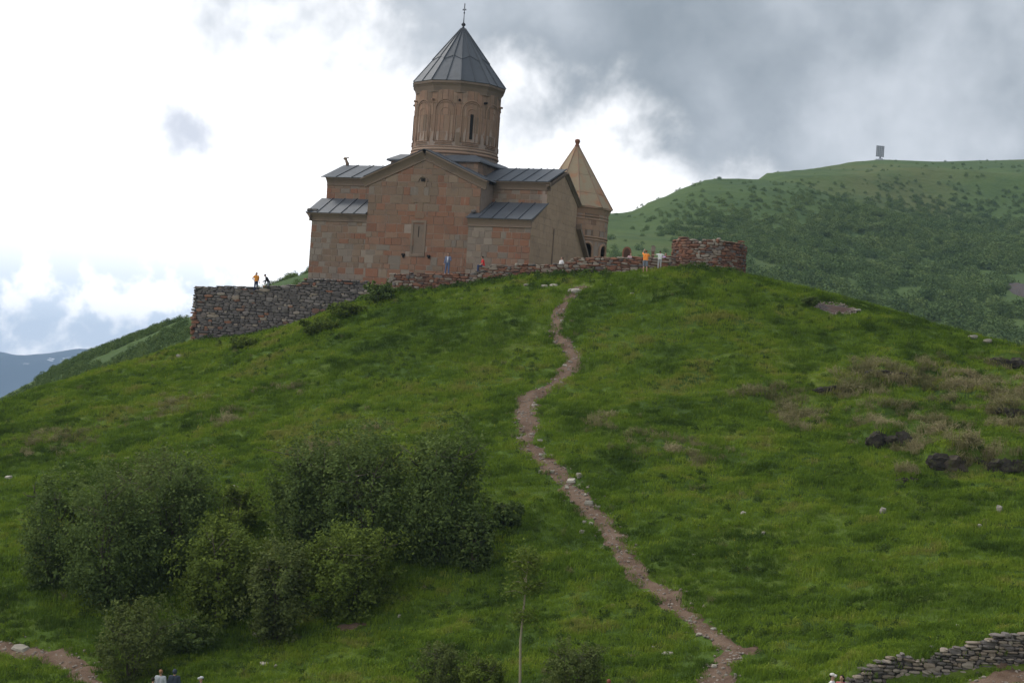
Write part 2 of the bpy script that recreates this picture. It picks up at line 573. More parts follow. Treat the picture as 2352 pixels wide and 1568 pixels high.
M['snow'] = plain('snow', (0.80, 0.82, 0.85), 0.6, 0.04)

# ------------------------------------------------------------------ the hill
CP = []
for x, y, D in [
    # bottom of the picture
    (-200, 1568, 88), (0, 1568, 87), (300, 1568, 86), (600, 1568, 84.5), (900, 1568, 82), (1200, 1568, 79), (1500, 1568, 76.5), (1800, 1568, 74), (2100, 1568, 72), (2352, 1568, 70), (2500, 1560, 69),
    (370, 1624, 81), (1920, 1656, 66.5), (0, 1650, 80), (1200, 1680, 70),
    (0, 1300, 101), (500, 1300, 99), (1000, 1280, 96), (1500, 1280, 92), (2000, 1280, 89), (2352, 1290, 86), (2560, 1290, 84),
    (0, 1080, 119), (500, 1060, 115), (1000, 1020, 112), (1500, 1000, 110), (2000, 1040, 105), (2352, 1060, 102), (2560, 1090, 100),
    (0, 960, 135), (250, 890, 138), (437, 850, 141), (800, 850, 131), (1200, 830, 128), (1600, 800, 126), (2000, 850, 122), (2352, 900, 118),
    # crest
    (0, 926, 144), (-150, 1000, 138), (200, 862, 149), (330, 826, 153), (437, 786, 155.5), (560, 776, 154), (690, 744, 152.5), (832, 692, 149.5),
    (895, 669, 146.5), (1000, 668, 145.5), (1100, 650, 144.5), (1250, 632, 142), (1330, 652, 139), (1480, 632, 137), (1540, 618, 138), (1640, 622, 136.5), (1712, 634, 139),
    (1800, 655, 142), (1900, 684, 143), (2000, 712, 142), (2200, 768, 137), (2352, 806, 133), (2560, 860, 128),
]:
    CP.append(at(x, y, D))
CP = [tuple(p) for p in CP]
# hidden far side of the knoll and the dip in front of the camera
CP += [(-36, 175, -12), (-15, 185, 2), (5, 175, 6), (25, 165, 4), (40, 160, -4), (55, 150, -6), (60, 120, -6), (-50, 150, -10), (-60, 120, -12),
       (-40, 60, -19.5), (0, 55, -19.5), (40, 52, -19), (-40, 35, -17), (0, 33, -17), (40, 33, -17), (-40, 16, -8.5), (0, 15, -8), (40, 16, -8.5),
       (-40, 2, -1.9), (0, 2, -1.75), (40, 2, -1.9), (0, -25, 4), (-40, -25, 4), (40, -25, 4)]
CP = np.array(CP)


def _phi(r2):
    return 0.5 * r2 * np.log(r2 + 1e-9)


_n = len(CP)
_A = np.zeros((_n + 3, _n + 3))
_d2 = ((CP[:, None, :2] - CP[None, :, :2]) ** 2).sum(-1)
_A[:_n, :_n] = _phi(_d2) + np.eye(_n) * 6.0
_A[:_n, _n] = 1
_A[:_n, _n + 1:] = CP[:, :2]
_A[_n:, :_n] = _A[:_n, _n:].T
_w = np.linalg.solve(_A, np.concatenate([CP[:, 2], np.zeros(3)]))

# retaining wall beside the lower path (plan polyline)
LW = []


def seg_dist(x, y, pts):
    """signed distance (positive towards +y side) to an open plan polyline"""
    best = np.full(np.shape(x), 1e9)
    sgn = np.ones(np.shape(x))
    for a, b in zip(pts[:-1], pts[1:]):
        ax, ay, bx, by = a[0], a[1], b[0], b[1]
        dx, dy = bx - ax, by - ay
        t = np.clip(((x - ax) * dx + (y - ay) * dy) / (dx * dx + dy * dy), 0, 1)
        px, py = ax + t * dx, ay + t * dy
        d = np.hypot(x - px, y - py)
        s = np.sign(dx * (y - ay) - dy * (x - ax))
        upd = d < best
        best = np.where(upd, d, best)
        sgn = np.where(upd, s, sgn)
    return best * sgn


def tps(x, y):
    x = np.asarray(x, float)
    y = np.asarray(y, float)
    z = _w[_n] + _w[_n + 1] * x + _w[_n + 2] * y
    for i in range(_n):
        z = z + _w[i] * _phi((x - CP[i, 0]) ** 2 + (y - CP[i, 1]) ** 2)
    return z


def _base(px, py):
    D = np.arange(55, 110, 0.1)
    d = ray(px, py)
    P = d[None, :] * (D / d[1])[:, None]
    k = int(np.argmax(P[:, 2] < tps(P[:, 0], P[:, 1]) + 0.05))
    return P[k]


LW += [_base(*p) for p in [(1930, 1584), (2060, 1560), (2200, 1548), (2352, 1522), (2520, 1496)]]

CREST = np.array(sorted([tuple(at(*p)) for p in [(-150, 1000, 138), (0, 926, 144), (200, 862, 149), (330, 826, 153), (437, 786, 155.5), (560, 776, 154), (690, 744, 152.5), (832, 692, 149.5), (895, 669, 146.5), (1000, 668, 145.5), (1100, 650, 144.5), (1250, 632, 142), (1330, 628, 141.3), (1480, 624, 138.5), (1540, 618, 138), (1640, 622, 137), (1712, 634, 139), (1800, 655, 142), (1900, 684, 143), (2000, 712, 142), (2200, 768, 137), (2352, 806, 133), (2560, 860, 128)]]))


TUSS = []     # lumpy tussock ground
OUTC = []     # (x, y, half width, height) of low turf steps in the slope


def height(x, y, fine=True):
    x = np.asarray(x, float)
    y = np.asarray(y, float)
    xc, yc = np.clip(x, -75, 75), np.clip(y, -40, 190)
    z = np.clip(tps(xc, yc), -60, 14)
    z = z - 0.45 * np.abs(x - xc) - 0.5 * np.clip(y - yc, 0, None)
    # brow of the knoll: flat or falling behind it
    yb, zb = np.interp(x, CREST[:, 0], CREST[:, 1]), np.interp(x, CREST[:, 0], CREST[:, 2])
    cap = zb + 0.05 - 0.16 * np.clip(y - yb, 0, None) + 1.2 * np.clip(yb - y, 0, None)
    z = np.where(np.abs(x) < 60, np.minimum(z, cap), z)
    # the cut made for the lower path
    d = seg_dist(x, y, LW)
    inside = smooth(x, LW[0][0] - 1.0, LW[0][0] + 1.5)
    z = z + inside * (smooth(d, -0.1, 0.3) * 0.75 * (1 - smooth(d, 1.5, 5.0)) - 0.15 * (1 - smooth(d, -0.1, 0.3)) * smooth(d, -6, -2))
    for ox, oy, ow, oh in OUTC:
        if np.size(x) > 3 or abs(float(np.ravel(x)[0]) - ox) < 4 * ow:
            z = z + oh * smooth(y - oy, 0.0, 0.35) * np.exp(-((x - ox) / ow) ** 4) * (1 - smooth(y - oy, 0.8, 4.5)) - 0.25 * oh * np.exp(-((x - ox) / ow) ** 2 - ((y - oy + 0.5) / 0.7) ** 2)
    if fine:
        soft = 0.3 + 0.7 * smooth(np.abs(y - yb), 0.5, 7.0)
        z0 = z
        z = z + 0.55 * fbm(x / 7.0, y / 5.0, 3, 3) + 0.48 * fbm(x / 2.0, y / 1.5, 11, 3)
        z = z + 0.20 * fbm(x / 0.75, y / 0.55, 31, 2)
        for cx, cy, rx, ry in TUSS:
            q = np.hypot((x - cx) / rx, (y - cy) / ry)
            z = z + (1 - smooth(q, 0.4, 1.2)) * 1.15 * np.clip(fbm(x / 1.5, y / 1.1, 501, 2) + 0.08, 0, 1)
        z = z0 + (z - z0) * soft
    return z


def hit(px, py, d0=45.0, d1=190.0, step=0.25):
    """where the sight line through a point of the frame meets the hill"""
    D = np.arange(d0, d1, step)
    d = ray(px, py)
    P = d[None, :] * (D / d[1])[:, None]
    h = height(P[:, 0], P[:, 1])
    k = np.argmax(P[:, 2] < h)
    if P[k, 2] >= h[k]:
        k = len(D) - 1
    return np.array([P[k, 0], P[k, 1], h[k]])


def H1(x, y):
    return float(height(np.array([x]), np.array([y]))[0])


def axis_grid(a, b, inner0, inner1, fine, coarse):
    v = list(np.arange(inner0, inner1, fine)) + [inner1]
    s, p = fine, inner1
    while p < b:
        s = min(s * 1.25, coarse)
        p += s
        v.append(min(p, b))
    s, p, w = fine, inner0, []
    while p > a:
        s = min(s * 1.25, coarse)
        p -= s
        w.append(max(p, a))
    return np.array(w[::-1] + v)


def grid_faces(nx, ny):
    i, j = np.meshgrid(np.arange(nx - 1), np.arange(ny - 1))
    a = (j * nx + i).ravel()
    return np.stack([a, a + 1, a + nx + 1, a + nx], 1)


OUT_PX = [(2042, 1022, 80, 46, 'dark rock in place of a shaded hollow under dry grass tussocks, left of the largest one'), (2205, 1085, 112, 58, 'largest dark rock standing in for a shaded hollow, low among the dry grass on the right'), (2322, 1080, 80, 50, 'dark rock standing for a shaded hollow at the right edge beside the largest one'), (2325, 842, 70, 34, 'dark mossy rock on the crest near the right edge'), (2088, 1106, 46, 16, 'small dark rock lying alone below the shaded hollows'), (2330, 965, 70, 26, 'dark rock standing in for shade under a dry tussock at the right edge'), (1905, 905, 60, 20, 'dark ledge standing in for shade under the dry tussocks, leftmost of the ledges'), (2040, 880, 80, 20, 'thin dark ledge standing in for shade above a bright green hollow')]
_o = [(hit(px, py), w, h) for px, py, w, h, lb in OUT_PX]
OUT_AT = [p for p, w, h in _o]
OUTC += [(p[0], p[1], 0.5 * w * p[1] / FPX, 0.8 * h * p[1] / FPX) for p, w, h in _o]

for px, py, rx, ry in [(2080, 868, 120, 38), (1960, 893, 90, 30), (2170, 890, 95, 60), (2060, 965, 120, 55), (2150, 1015, 120, 55), (1755, 905, 85, 26), (1840, 955, 70, 45), (2300, 890, 90, 40), (2320, 960, 60, 40), (2260, 1050, 90, 40)]:
    c0, c1, c2 = hit(px, py), hit(px + rx, py), hit(px, py + ry)
    _o.append((c0[0], c0[1], abs(c1[0] - c0[0]) + 0.2, max(abs(c0[1] - c2[1]), 1.2)))
TUSS += [q for q in _o if len(q) == 4]
gx = axis_grid(-420, 420, -52, 52, 0.34, 14)
gy = axis_grid(-60, 420, 62, 160, 0.34, 14)
GX, GY = np.meshgrid(gx, gy)
GZ = height(GX.ravel(), GY.ravel())
hill_me = mesh_np('hillside', np.stack([GX.ravel(), GY.ravel(), GZ], 1), grid_faces(len(gx), len(gy)), True)
hill = link('hillside', hill_me, M['turf'])
set_props(hill, 'steep grassy green hillside rising to the stone church', 'hillside', kind='structure')

# ------------------------------------------------------------------ far land
def tps_fit(P, lam=1.0, sc=1.0):
    P = np.array(P, float)
    Q = P[:, :2] / sc
    n = len(P)
    A = np.zeros((n + 3, n + 3))
    A[:n, :n] = _phi(((Q[:, None] - Q[None]) ** 2).sum(-1)) + np.eye(n) * lam
    A[:n, n] = 1
    A[:n, n + 1:] = Q
    A[n:, :n] = A[:n, n:].T
    w = np.linalg.solve(A, np.concatenate([P[:, 2], np.zeros(3)]))

    def f(x, y):
        x, y = np.asarray(x, float) / sc, np.asarray(y, float) / sc
        z = w[n] + w[n + 1] * x + w[n + 2] * y
        for i in range(n):
            z = z + w[i] * _phi((x - Q[i, 0]) ** 2 + (y - Q[i, 1]) ** 2)
        return z
    return f


def below(p, dy, dz):
    return (p[0] * (1 + dy / p[1]), p[1] + dy, p[2] + dz)


RIDGE = [(1250, 520, 570), (1345, 490, 590), (1405, 488, 600), (1445, 488, 610), (1480, 466, 630), (1525, 450, 640), (1562, 436, 650), (1578, 424, 656), (1620, 409, 690), (1750, 398, 760), (1900, 381, 830), (1960, 371, 850), (2020, 366, 860), (2150, 371, 900), (2352, 366, 950), (2600, 358, 1000), (2900, 350, 1040)]
P = []
for x, y, D in RIDGE:
    p = at(x, y, D)
    P += [tuple(p), below(p, 90, -22), below(p, 220, -80), below(p, 500, -200)]
for x, y, D in [(1000, 640, 430), (1000, 760, 330), (1405, 600, 440), (1405, 700, 350), (1700, 640, 430), (1740, 540, 540), (1600, 500, 570), (1900, 470, 690), (2000, 560, 580), (2000, 700, 440), (1800, 760, 360), (2150, 640, 520), (2130, 760, 410),
                (2352, 480, 740), (2352, 600, 560), (2352, 700, 455), (2352, 800, 400), (2352, 950, 320), (2100, 900, 320), (1700, 900, 280), (2700, 600, 540), (2700, 800, 400), (2200, 470, 740)]:
    P.append(tuple(at(x, y, D)))
far_f = tps_fit(P, 0.02, 100.0)


RP = np.array(sorted([tuple(at(*p)) for p in RIDGE]))


def far_h(x, y):
    z = far_f(x, y)
    yr, zr = np.interp(x, RP[:, 0], RP[:, 1]), np.interp(x, RP[:, 0], RP[:, 2])
    near = smooth(y, 300, 420) * (0.06 + 0.94 * smooth(np.abs(y - yr), 5, 90))
    z = np.minimum(z, zr - 0.25 * np.clip(y - yr, 0, None) - 0.17 * np.clip(yr - y, 0, None))
    return z + near * (5.0 * fbm(x / 70, y / 90, 51, 3) + 2.0 * fbm(x / 13, y / 16, 61, 3))


fx = np.arange(-25, 520, 5.0)
fy = np.arange(270, 1500, 5.0)
FX, FY = np.meshgrid(fx, fy)
FZ = np.maximum(far_h(FX.ravel(), FY.ravel()), -219.0)
fh = link('far_hill', mesh_np('far_hill', np.stack([FX.ravel(), FY.ravel(), FZ], 1), grid_faces(len(fx), len(fy)), True), M['far_turf'])
set_props(fh, 'far rounded green hill covered in low scrub behind the bastion', 'hill', kind='structure')

SPUR = [(-250, 1040, 265), (0, 918, 262), (100, 866, 260), (200, 813, 258), (300, 778, 256), (430, 731, 252), (540, 688, 250), (640, 650, 248), (700, 628, 246), (850, 580, 246), (1000, 560, 250)]
P = []
for x, y, D in SPUR:
    p = at(x, y, D)
    P += [tuple(p), below(p, 60, -14), below(p, 140, -70), tuple(at(x, y + 110, D - 55)), tuple(at(x, y + 260, D - 85))]
spur_f = tps_fit(P, 0.02, 50.0)


def spur_h(x, y):
    return spur_f(x, y) + 0.9 * fbm(x / 9, y / 12, 71, 3)


sx = np.arange(-140, -2, 1.6)
sy = np.arange(165, 430, 1.6)
SX, SY = np.meshgrid(sx, sy)
SZ = np.maximum(spur_h(SX.ravel(), SY.ravel()), -219.0)
sp = link('spur_slope', mesh_np('spur_slope', np.stack([SX.ravel(), SY.ravel(), SZ], 1), grid_faces(len(sx), len(sy)), True), M['far_turf'])
set_props(sp, 'scrubby shoulder of the hill falling away to the left', 'slope', kind='structure')

MTN = [(-500, 770, 7000), (-200, 785, 7000), (0, 801, 7000), (45, 812, 7000), (80, 814, 7000), (115, 818, 7050), (150, 808, 7050), (185, 803, 7000), (215, 809, 7000), (300, 800, 7000), (450, 795, 7000), (700, 805, 7000), (1000, 790, 7000)]
P = []
for x, y, D in MTN:
    p = at(x, y, D)
    P += [tuple(p), below(p, -900, -330), below(p, 800, -300)]
mt_f = tps_fit(P, 0.001, 500.0)


def mtn_h(x, y):
    return mt_f(x, y) + 45 * fbm(x / 420, y / 600, 91, 5) + 10 * fbm(x / 70, y / 90, 95, 3)


mx = np.arange(-3600, 400, 22.0)
my = np.arange(5900, 8100, 40.0)
MX, MY = np.meshgrid(mx, my)
MZ = np.maximum(mtn_h(MX.ravel(), MY.ravel()), -221.0)
mo = link('mountain_ridge', mesh_np('mountain_ridge', np.stack([MX.ravel(), MY.ravel(), MZ], 1), grid_faces(len(mx), len(my)), True), M['mountain'])
set_props(mo, 'blue hazy mountain ridge far away at the left edge', 'mountain', kind='structure')
for k, (px, py, w_, h_) in enumerate([(117, 828, 7, 9), (149, 829, 6, 14), (127, 852, 5, 8), (208, 803, 12, 5), (60, 838, 5, 5)]):
    # patch of old snow lying on the slope
    Ds = np.arange(6000, 7200, 10.0)
    d = ray(px, py)
    Q = d[None] * (Ds / d[1])[:, None]
    hh = mtn_h(Q[:, 0], Q[:, 1])
    kk = int(np.argmax(Q[:, 2] < hh))
    q = Q[kk]
    ww, ll = w_ / FPX * q[1], h_ / FPX * q[1] * 2.2
    V, F = [], []
    nu, nv = 7, 9
    for j in range(nv):
        for i in range(nu):
            s = (i / (nu - 1) - 0.5) * (1 - 0.6 * abs(j / (nv - 1) - 0.45) * 2 + 0.3 * math.sin(3 * j + k))
            x = q[0] + s * ww + 12 * math.sin(j * 1.7 + k)
            y = q[1] + (j / (nv - 1) - 0.5) * ll
            V.append((x, y, float(mtn_h(np.array([x]), np.array([y]))[0]) + 5.0))
    F = [(j * nu + i, j * nu + i + 1, (j + 1) * nu + i + 1, (j + 1) * nu + i) for j in range(nv - 1) for i in range(nu - 1)]
    link('snow_patch', mesh('snow_patch', V, F), M['snow'], mo)

vf = link('valley_floor', mesh('valley_floor', [(-12000, -3000, -220), (12000, -3000, -220), (12000, 12000, -220), (-12000, 12000, -220)], [(0, 1, 2, 3)]), M['mountain'])
set_props(vf, 'valley floor far below', 'ground', kind='structure')

hz = MB().box((0, 4200, -36), (15000, 9400, 372)).build('haze', None)
hm = bpy.data.materials.new('haze_air')
hm.use_nodes = True
T = NT(hm.node_tree)
o_ = T.n('ShaderNodeOutputMaterial')
pv = T.n('ShaderNodeVolumePrincipled')
pv.inputs['Color'].default_value = (0.50, 0.71, 1.0, 1)
pv.inputs['Density'].default_value = HAZE
pv.inputs['Anisotropy'].default_value = 0.2
T.link(pv.outputs[0], o_.inputs['Volume'])
hz.data.materials.append(hm)
set_props(hz, 'thin blue mountain haze', 'haze', kind='stuff')

# scree on the far slope
def sheet(name, center, rx, ry, hf, lift, mat, n=14, seed=0, edge=0.16):
    V, F = [(center[0], center[1], 0)], []
    rings = 9
    for j in range(1, rings + 1):
        for i in range(n):
            a = 2 * math.pi * i / n
            rr_ = j / rings * (1 + edge * math.sin(a * 3 + seed) + edge * 0.6 * math.sin(a * 5 + 2 * seed))
            V.append((center[0] + math.cos(a) * rx * rr_, center[1] + math.sin(a) * ry * rr_, 0))
    V = np.array(V)
    rad_ = np.concatenate([[0], np.repeat(np.arange(1, rings + 1), n)]) / rings
    V[:, 2] = hf(V[:, 0], V[:, 1]) + lift * (1.2 - 2.6 * rad_ ** 3)
    for i in range(n):
        F.append((0, 1 + i, 1 + (i + 1) % n))
    for j in range(rings - 1):
        for i in range(n):
            a, b = 1 + j * n + i, 1 + j * n + (i + 1) % n
            F.append((a, a + n, b + n, b))
    return link(name, mesh(name, V, F, True), mat)


def far_hit(px, py, f, d0, d1, st):
    Ds = np.arange(d0, d1, st)
    d = ray(px, py)
    Q = d[None] * (Ds / d[1])[:, None]
    kk = int(np.argmax(Q[:, 2] < f(Q[:, 0], Q[:, 1])))
    return Q[kk]


q = far_hit(2362, 672, far_h, 290, 900, 1.0)
set_props(sheet('scree_slope', q, 7, 26, far_h, 1.5, M['gravel'], 30, 2), 'bare grey scree patch on the far hill', 'scree', kind='structure')
q = far_hit(1945, 405, far_h, 500, 1000, 1.0)
mt_, T, bs = material('worn_turf', 0.95, 0.1)
T.link(T.mix(T.noise(T.n('ShaderNodeNewGeometry').outputs['Position'], 0.15, 4), (0.12, 0.125, 0.05), (0.16, 0.145, 0.075)), bs.inputs['Base Color'])

# ------------------------------------------------------------------ paths
def path_strip(name, pts, widths, label, mat, lift=0.07, nu=9, step=0.3):
    P = np.array(pts, float)
    # resample
    seg = np.hypot(np.diff(P[:, 0]), np.diff(P[:, 1]))
    s = np.concatenate([[0], np.cumsum(seg)])
    n = max(int(s[-1] / step), 4)
    t = np.linspace(0, s[-1], n)
    X, Y = np.interp(t, s, P[:, 0]), np.interp(t, s, P[:, 1])
    k = np.array([1, 2, 3, 2, 1.0]) / 9
    for _ in range(1):
        X[2:-2] = np.convolve(X, k, 'valid')
        Y[2:-2] = np.convolve(Y, k, 'valid')
    Wd = np.interp(t, s, widths)
    tx, ty = np.gradient(X), np.gradient(Y)
    L = np.hypot(tx, ty) + 1e-9
    nxv, nyv = -ty / L, tx / L
    V = []
    for i in range(n):
        wl = Wd[i] * (0.5 + 0.8 * fbm(np.array([t[i] / 1.3]), np.array([3.3]), 7, 3)[0])
        wr = Wd[i] * (0.5 + 0.8 * fbm(np.array([t[i] / 1.3]), np.array([9.7]), 8, 3)[0])
        for j in range(nu):
            q = j / (nu - 1) * 2 - 1
            off = q * (wl if q < 0 else wr)
            V.append((X[i] + nxv[i] * off, Y[i] + nyv[i] * off, (1 - q * q) ** 0.5))
    V = np.array(V)
    prof = V[:, 2].copy()
    V[:, 2] = height(V[:, 0], V[:, 1]) + lift * (prof * 1.9 - 1.0) + 0.16 * fbm(V[:, 0] / 0.4, V[:, 1] / 0.4, 41, 2)
    o = link(name, mesh_np(name, V, grid_faces(nu, n), True), mat)
    set_props(o, label, 'path', kind='structure')
    return np.stack([X, Y, Wd], 1)


main_px = [(1338, 660), (1318, 676), (1300, 692), (1284, 725), (1276, 748), (1277, 765), (1297, 790), (1316, 812), (1320, 832), (1310, 852), (1280, 878), (1245, 898), (1212, 918), (1206, 940), (1212, 965), (1216, 985), (1206, 1005), (1225, 1035), (1255, 1062), (1290, 1095), (1318, 1128), (1350, 1165), (1395, 1215), (1432, 1268), (1472, 1322), (1520, 1370), (1570, 1413), (1640, 1460), (1692, 1492), (1668, 1515), (1652, 1545), (1645, 1600)]
main_w = [1.5, 1.3, 1.1, 1.0, 1.1, 1.1, 1.1, 1.2, 1.3, 1.5, 1.5, 1.5, 1.7, 1.8, 1.9, 1.7, 1.3, 1.2, 1.2, 1.3, 1.4, 1.3, 1.2, 1.25, 1.3, 1.35, 1.3, 1.1, 1.2, 1.3, 1.9, 2.6]
main_w = [1.12 * q for q in main_w]
PM = path_strip('dirt_path', [hit(*p) for p in main_px], main_w, 'narrow brown dirt footpath winding up the green slope to the wall', M['dirt'])
PL = path_strip('dirt_track', [hit(*p) for p in [(-60, 1474), (0, 1486), (60, 1496), (120, 1506), (165, 1524), (195, 1548), (225, 1585), (260, 1640)]], [1.7, 1.7, 1.5, 1.5, 1.7, 1.8, 2.0, 2.2], 'short stretch of pale dirt track at the bottom left corner', M['dirt'])
PR = path_strip('gravel_path', [hit(*p) for p in [(2060, 1625), (2200, 1592), (2352, 1556), (2450, 1532), (2560, 1508)]], [2.2] * 5, 'pale gravel path at the bottom right corner below a drystone wall', M['dirt'], 0.10)
PATHS = np.concatenate([PM, PL, PR])
q = hit(1908, 712)
BARE = [(q[0], q[1], 2.2, 1.5)]
set_props(sheet('bare_gravel', q, 2.2, 1.5, height, 0.16, M['gravel'], 30, 1.0), 'bare grey gravel patch on the right shoulder of the hill', 'gravel', kind='structure')
for px, py, rx, ry in [(1720, 1500, 0.8, 0.6), (805, 1440, 0.9, 0.35)]:
    q = hit(px, py)
    BARE.append((q[0], q[1], rx, ry))
    set_props(sheet('bare_earth', q, rx, ry, height, 0.09, M['dirt'], 26, px), 'patch of bare brown earth in the grass', 'earth', group='bare earth patches', kind='structure')

# ------------------------------------------------------------------ masonry helpers
def clip_poly(poly, a, b, c):
    """keep a*x+b*y<=c"""
    out = []
    n = len(poly)
    for i in range(n):
        p, q = poly[i], poly[(i + 1) % n]
        dp, dq = a * p[0] + b * p[1] - c, a * q[0] + b * q[1] - c
        if dp <= 0:
            out.append(p)
        if (dp < 0 < dq) or (dq < 0 < dp):
            t = dp / (dp - dq)
            out.append((p[0] + (q[0] - p[0]) * t, p[1] + (q[1] - p[1]) * t))
    return out


def clip_convex(poly, region):
    """region: counter-clockwise convex polygon"""
    n = len(region)
    for i in range(n):
        (x0, y0), (x1, y1) = region[i], region[(i + 1) % n]
        a, b = (y1 - y0), -(x1 - x0)
        poly = clip_poly(poly, a, b, a * x0 + b * y0)
        if len(poly) < 3:
            return []
    return poly


def area(poly):
    return 0.5 * abs(sum(poly[i][0] * poly[(i + 1) % len(poly)][1] - poly[(i + 1) % len(poly)][0] * poly[i][1] for i in range(len(poly))))


def courses(region, hs, ls, gap, rnd, holes=()):
    """ashlar layout: list of convex polygons in wall coordinates"""
    x0, x1 = min(p[0] for p in region), max(p[0] for p in region)
    y0, y1 = min(p[1] for p in region), max(p[1] for p in region)
    out = []
    y = y0 + rnd.uniform(-0.1, 0)
    while y < y1:
        h = rnd.uniform(*hs)
        x = x0 - rnd.uniform(0, ls[1] * 0.8)
        while x < x1:
            l = rnd.uniform(*ls)
            tall = h
            j = gap / 2
            rect = [(x + j, y + j), (x + l - j, y + j), (x + l - j, y + tall - j), (x + j, y + tall - j)]
            c_ = clip_convex(rect, region)
            if len(c_) >= 3 and area(c_) > 0.02:
                cx, cy = sum(p[0] for p in c_) / len(c_), sum(p[1] for p in c_) / len(c_)
                if not any(hx0 < cx < hx1 and hy0 < cy < hy1 for hx0, hy0, hx1, hy1 in holes):
                    out.append(c_)
            x += l
        y += h
    return out


def stone_geo(poly, mapf, proud, back=0.06, inset=0.018, tilt=0.0):
    n = len(poly)
    cx, cy = sum(p[0] for p in poly) / n, sum(p[1] for p in poly) / n
    V = [mapf(p[0], p[1], -back) for p in poly]
    V += [mapf(p[0], p[1], proud - inset) for p in poly]
    for p in poly:
        dx, dy = cx - p[0], cy - p[1]
        L = math.hypot(dx, dy) + 1e-6
        k = min(inset * 1.4, L * 0.4) / L
        V.append(mapf(p[0] + dx * k, p[1] + dy * k, proud + tilt * (p[0] - cx)))
    F = []
    for i in range(n):
        j = (i + 1) % n
        F.append((i, j, n + j, n + i))
        F.append((n + i, n + j, 2 * n + j, 2 * n + i))
    F.append(tuple(range(2 * n, 3 * n)))
    return V, F


def stone_field(parent, polys, mapf, pick, rnd, keep=0, joined='stone_facing', proud=(0.010, 0.050), inset=0.014):
    """the largest stones become objects of their own, the rest one joined facing per material"""
    polys = sorted(polys, key=area, reverse=True)
    rest = {}
    for i, p in enumerate(polys):
        pr = rnd.uniform(*proud)
        V, F = stone_geo(p, mapf, pr, inset=inset, tilt=rnd.uniform(-0.015, 0.015))
        cx, cy = sum(q[0] for q in p) / len(p), sum(q[1] for q in p) / len(p)
        mt_ = pick(cx, cy)
        if i < keep:
            link('stone', mesh('stone', V, F), M[mt_], parent)
        else:
            rest.setdefault(mt_, MB()).add(V, F)
    for k, mb in rest.items():
        o = link(joined, mesh(joined, mb.v, mb.f), M[k], parent)
        o['kind'] = 'stuff'


# ------------------------------------------------------------------ church
TH = R(22)
Z0 = 7.8
AXP = at(1034, 500, 156)
church = empty('church', (AXP[0], AXP[1], Z0), -TH)
set_props(church, 'reddish stone domed church with conical grey metal roof on the hilltop', 'church')
rc = random.Random(11)


def plane_y(v0):
    return lambda s, z, d: (s, v0 - d, z)


def plane_x(u0):
    return lambda s, z, d: (u0 + d, s, z)


HB = -1.4
# -- transept with its gable
TU0, TU1, TV = -5.0, 5.5, -6.3
gab = [(TU0, HB), (TU1, HB), (TU1, 8.95), (0.2, 11.3), (TU0, 8.95)]
tw = MB().prism(gab, TV, 6.3, 'y').build('transept_wall', M['mortar'], church)


def pick_t(x, z):
    n = vnoise(np.array([x * 0.55 + 40]), np.array([z * 0.5 + 9]), 5)[0] + rc.uniform(-0.22, 0.22)
    red = smooth(np.array([5.6 - z]), -2.0, 3.0)[0]
    if n < 0.30 + 0.38 * red:
        return 'ashlar_red'
    return 'ashlar_grey' if n > 0.78 else 'ashlar_tan'


polys = courses(gab, (0.40, 0.78), (0.45, 1.3), 0.036, rc, holes=[(-0.75, 2.6, 0.75, 5.4)])
stone_field(tw, polys, plane_y(TV), pick_t, rc, keep=175)

# carved cross relief and slit window on the gable wall
rel = MB()
f = TV + 0.005
rel.box((-0.02, f, 7.6), (0.52, 0.10, 3.2))
rel.box((0.0, f - 0.012, 7.35), (1.75, 0.10, 0.62))
rel.box((0.0, f - 0.024, 5.95), (0.85, 0.10, 0.5))
rel.build('cross_relief', M['ashlar_tan'], tw)
MB().tube([(0.1 + 0.42 * math.cos(a), TV - 0.08, 8.85 + 0.42 * math.sin(a)) for a in np.linspace(0, math.pi, 9)], 0.07, 6).build('arch_hood', M['cornice'], tw)
MB().box((0.1, TV - 0.05, 8.98), (0.36, 0.06, 0.26)).build('niche_opening', M['dark'], tw)
fr = MB()
fr.box((-0.60, TV - 0.02, 4.0), (0.2, 0.12, 2.9)).box((0.60, TV - 0.02, 4.0), (0.2, 0.12, 2.9)).box((0.0, TV - 0.025, 5.42), (1.42, 0.13, 0.22)).box((0.0, TV - 0.03, 2.54), (1.42, 0.14, 0.2))
win = fr.build('window', M['cornice'], tw)
MB().box((0.0, TV + 0.01, 4.0), (1.0, 0.06, 2.62)).build('panel', M['cornice'], win)
MB().box((0.0, TV - 0.01, 4.55), (0.07, 0.05, 0.9)).build('slit', M['dark'], win)
for s in (-1.25, 1.15):
    MB().box((s, TV - 0.12, 2.55 if s < 0 else 2.5), (0.22, 0.34, 0.16)).box((s, TV - 0.06, 2.40), (0.16, 0.2, 0.2)).build('corbel', M['dark'], tw)


def cavetto(h, p, n=6):
    """concave cornice profile: list of (outward, z) from the wall upwards"""
    out = [(0.0, 0.0), (0.09, 0.02), (0.12, 0.07), (0.09, 0.12), (0.05, 0.13)]
    for i in range(n + 1):
        a = i / n
        out.append((0.05 + (p - 0.07) * (0.45 * a + 0.55 * a * a), 0.13 + (h - 0.24) * a))
    out += [(p, h - 0.11), (p, h), (0.0, h)]
    return out


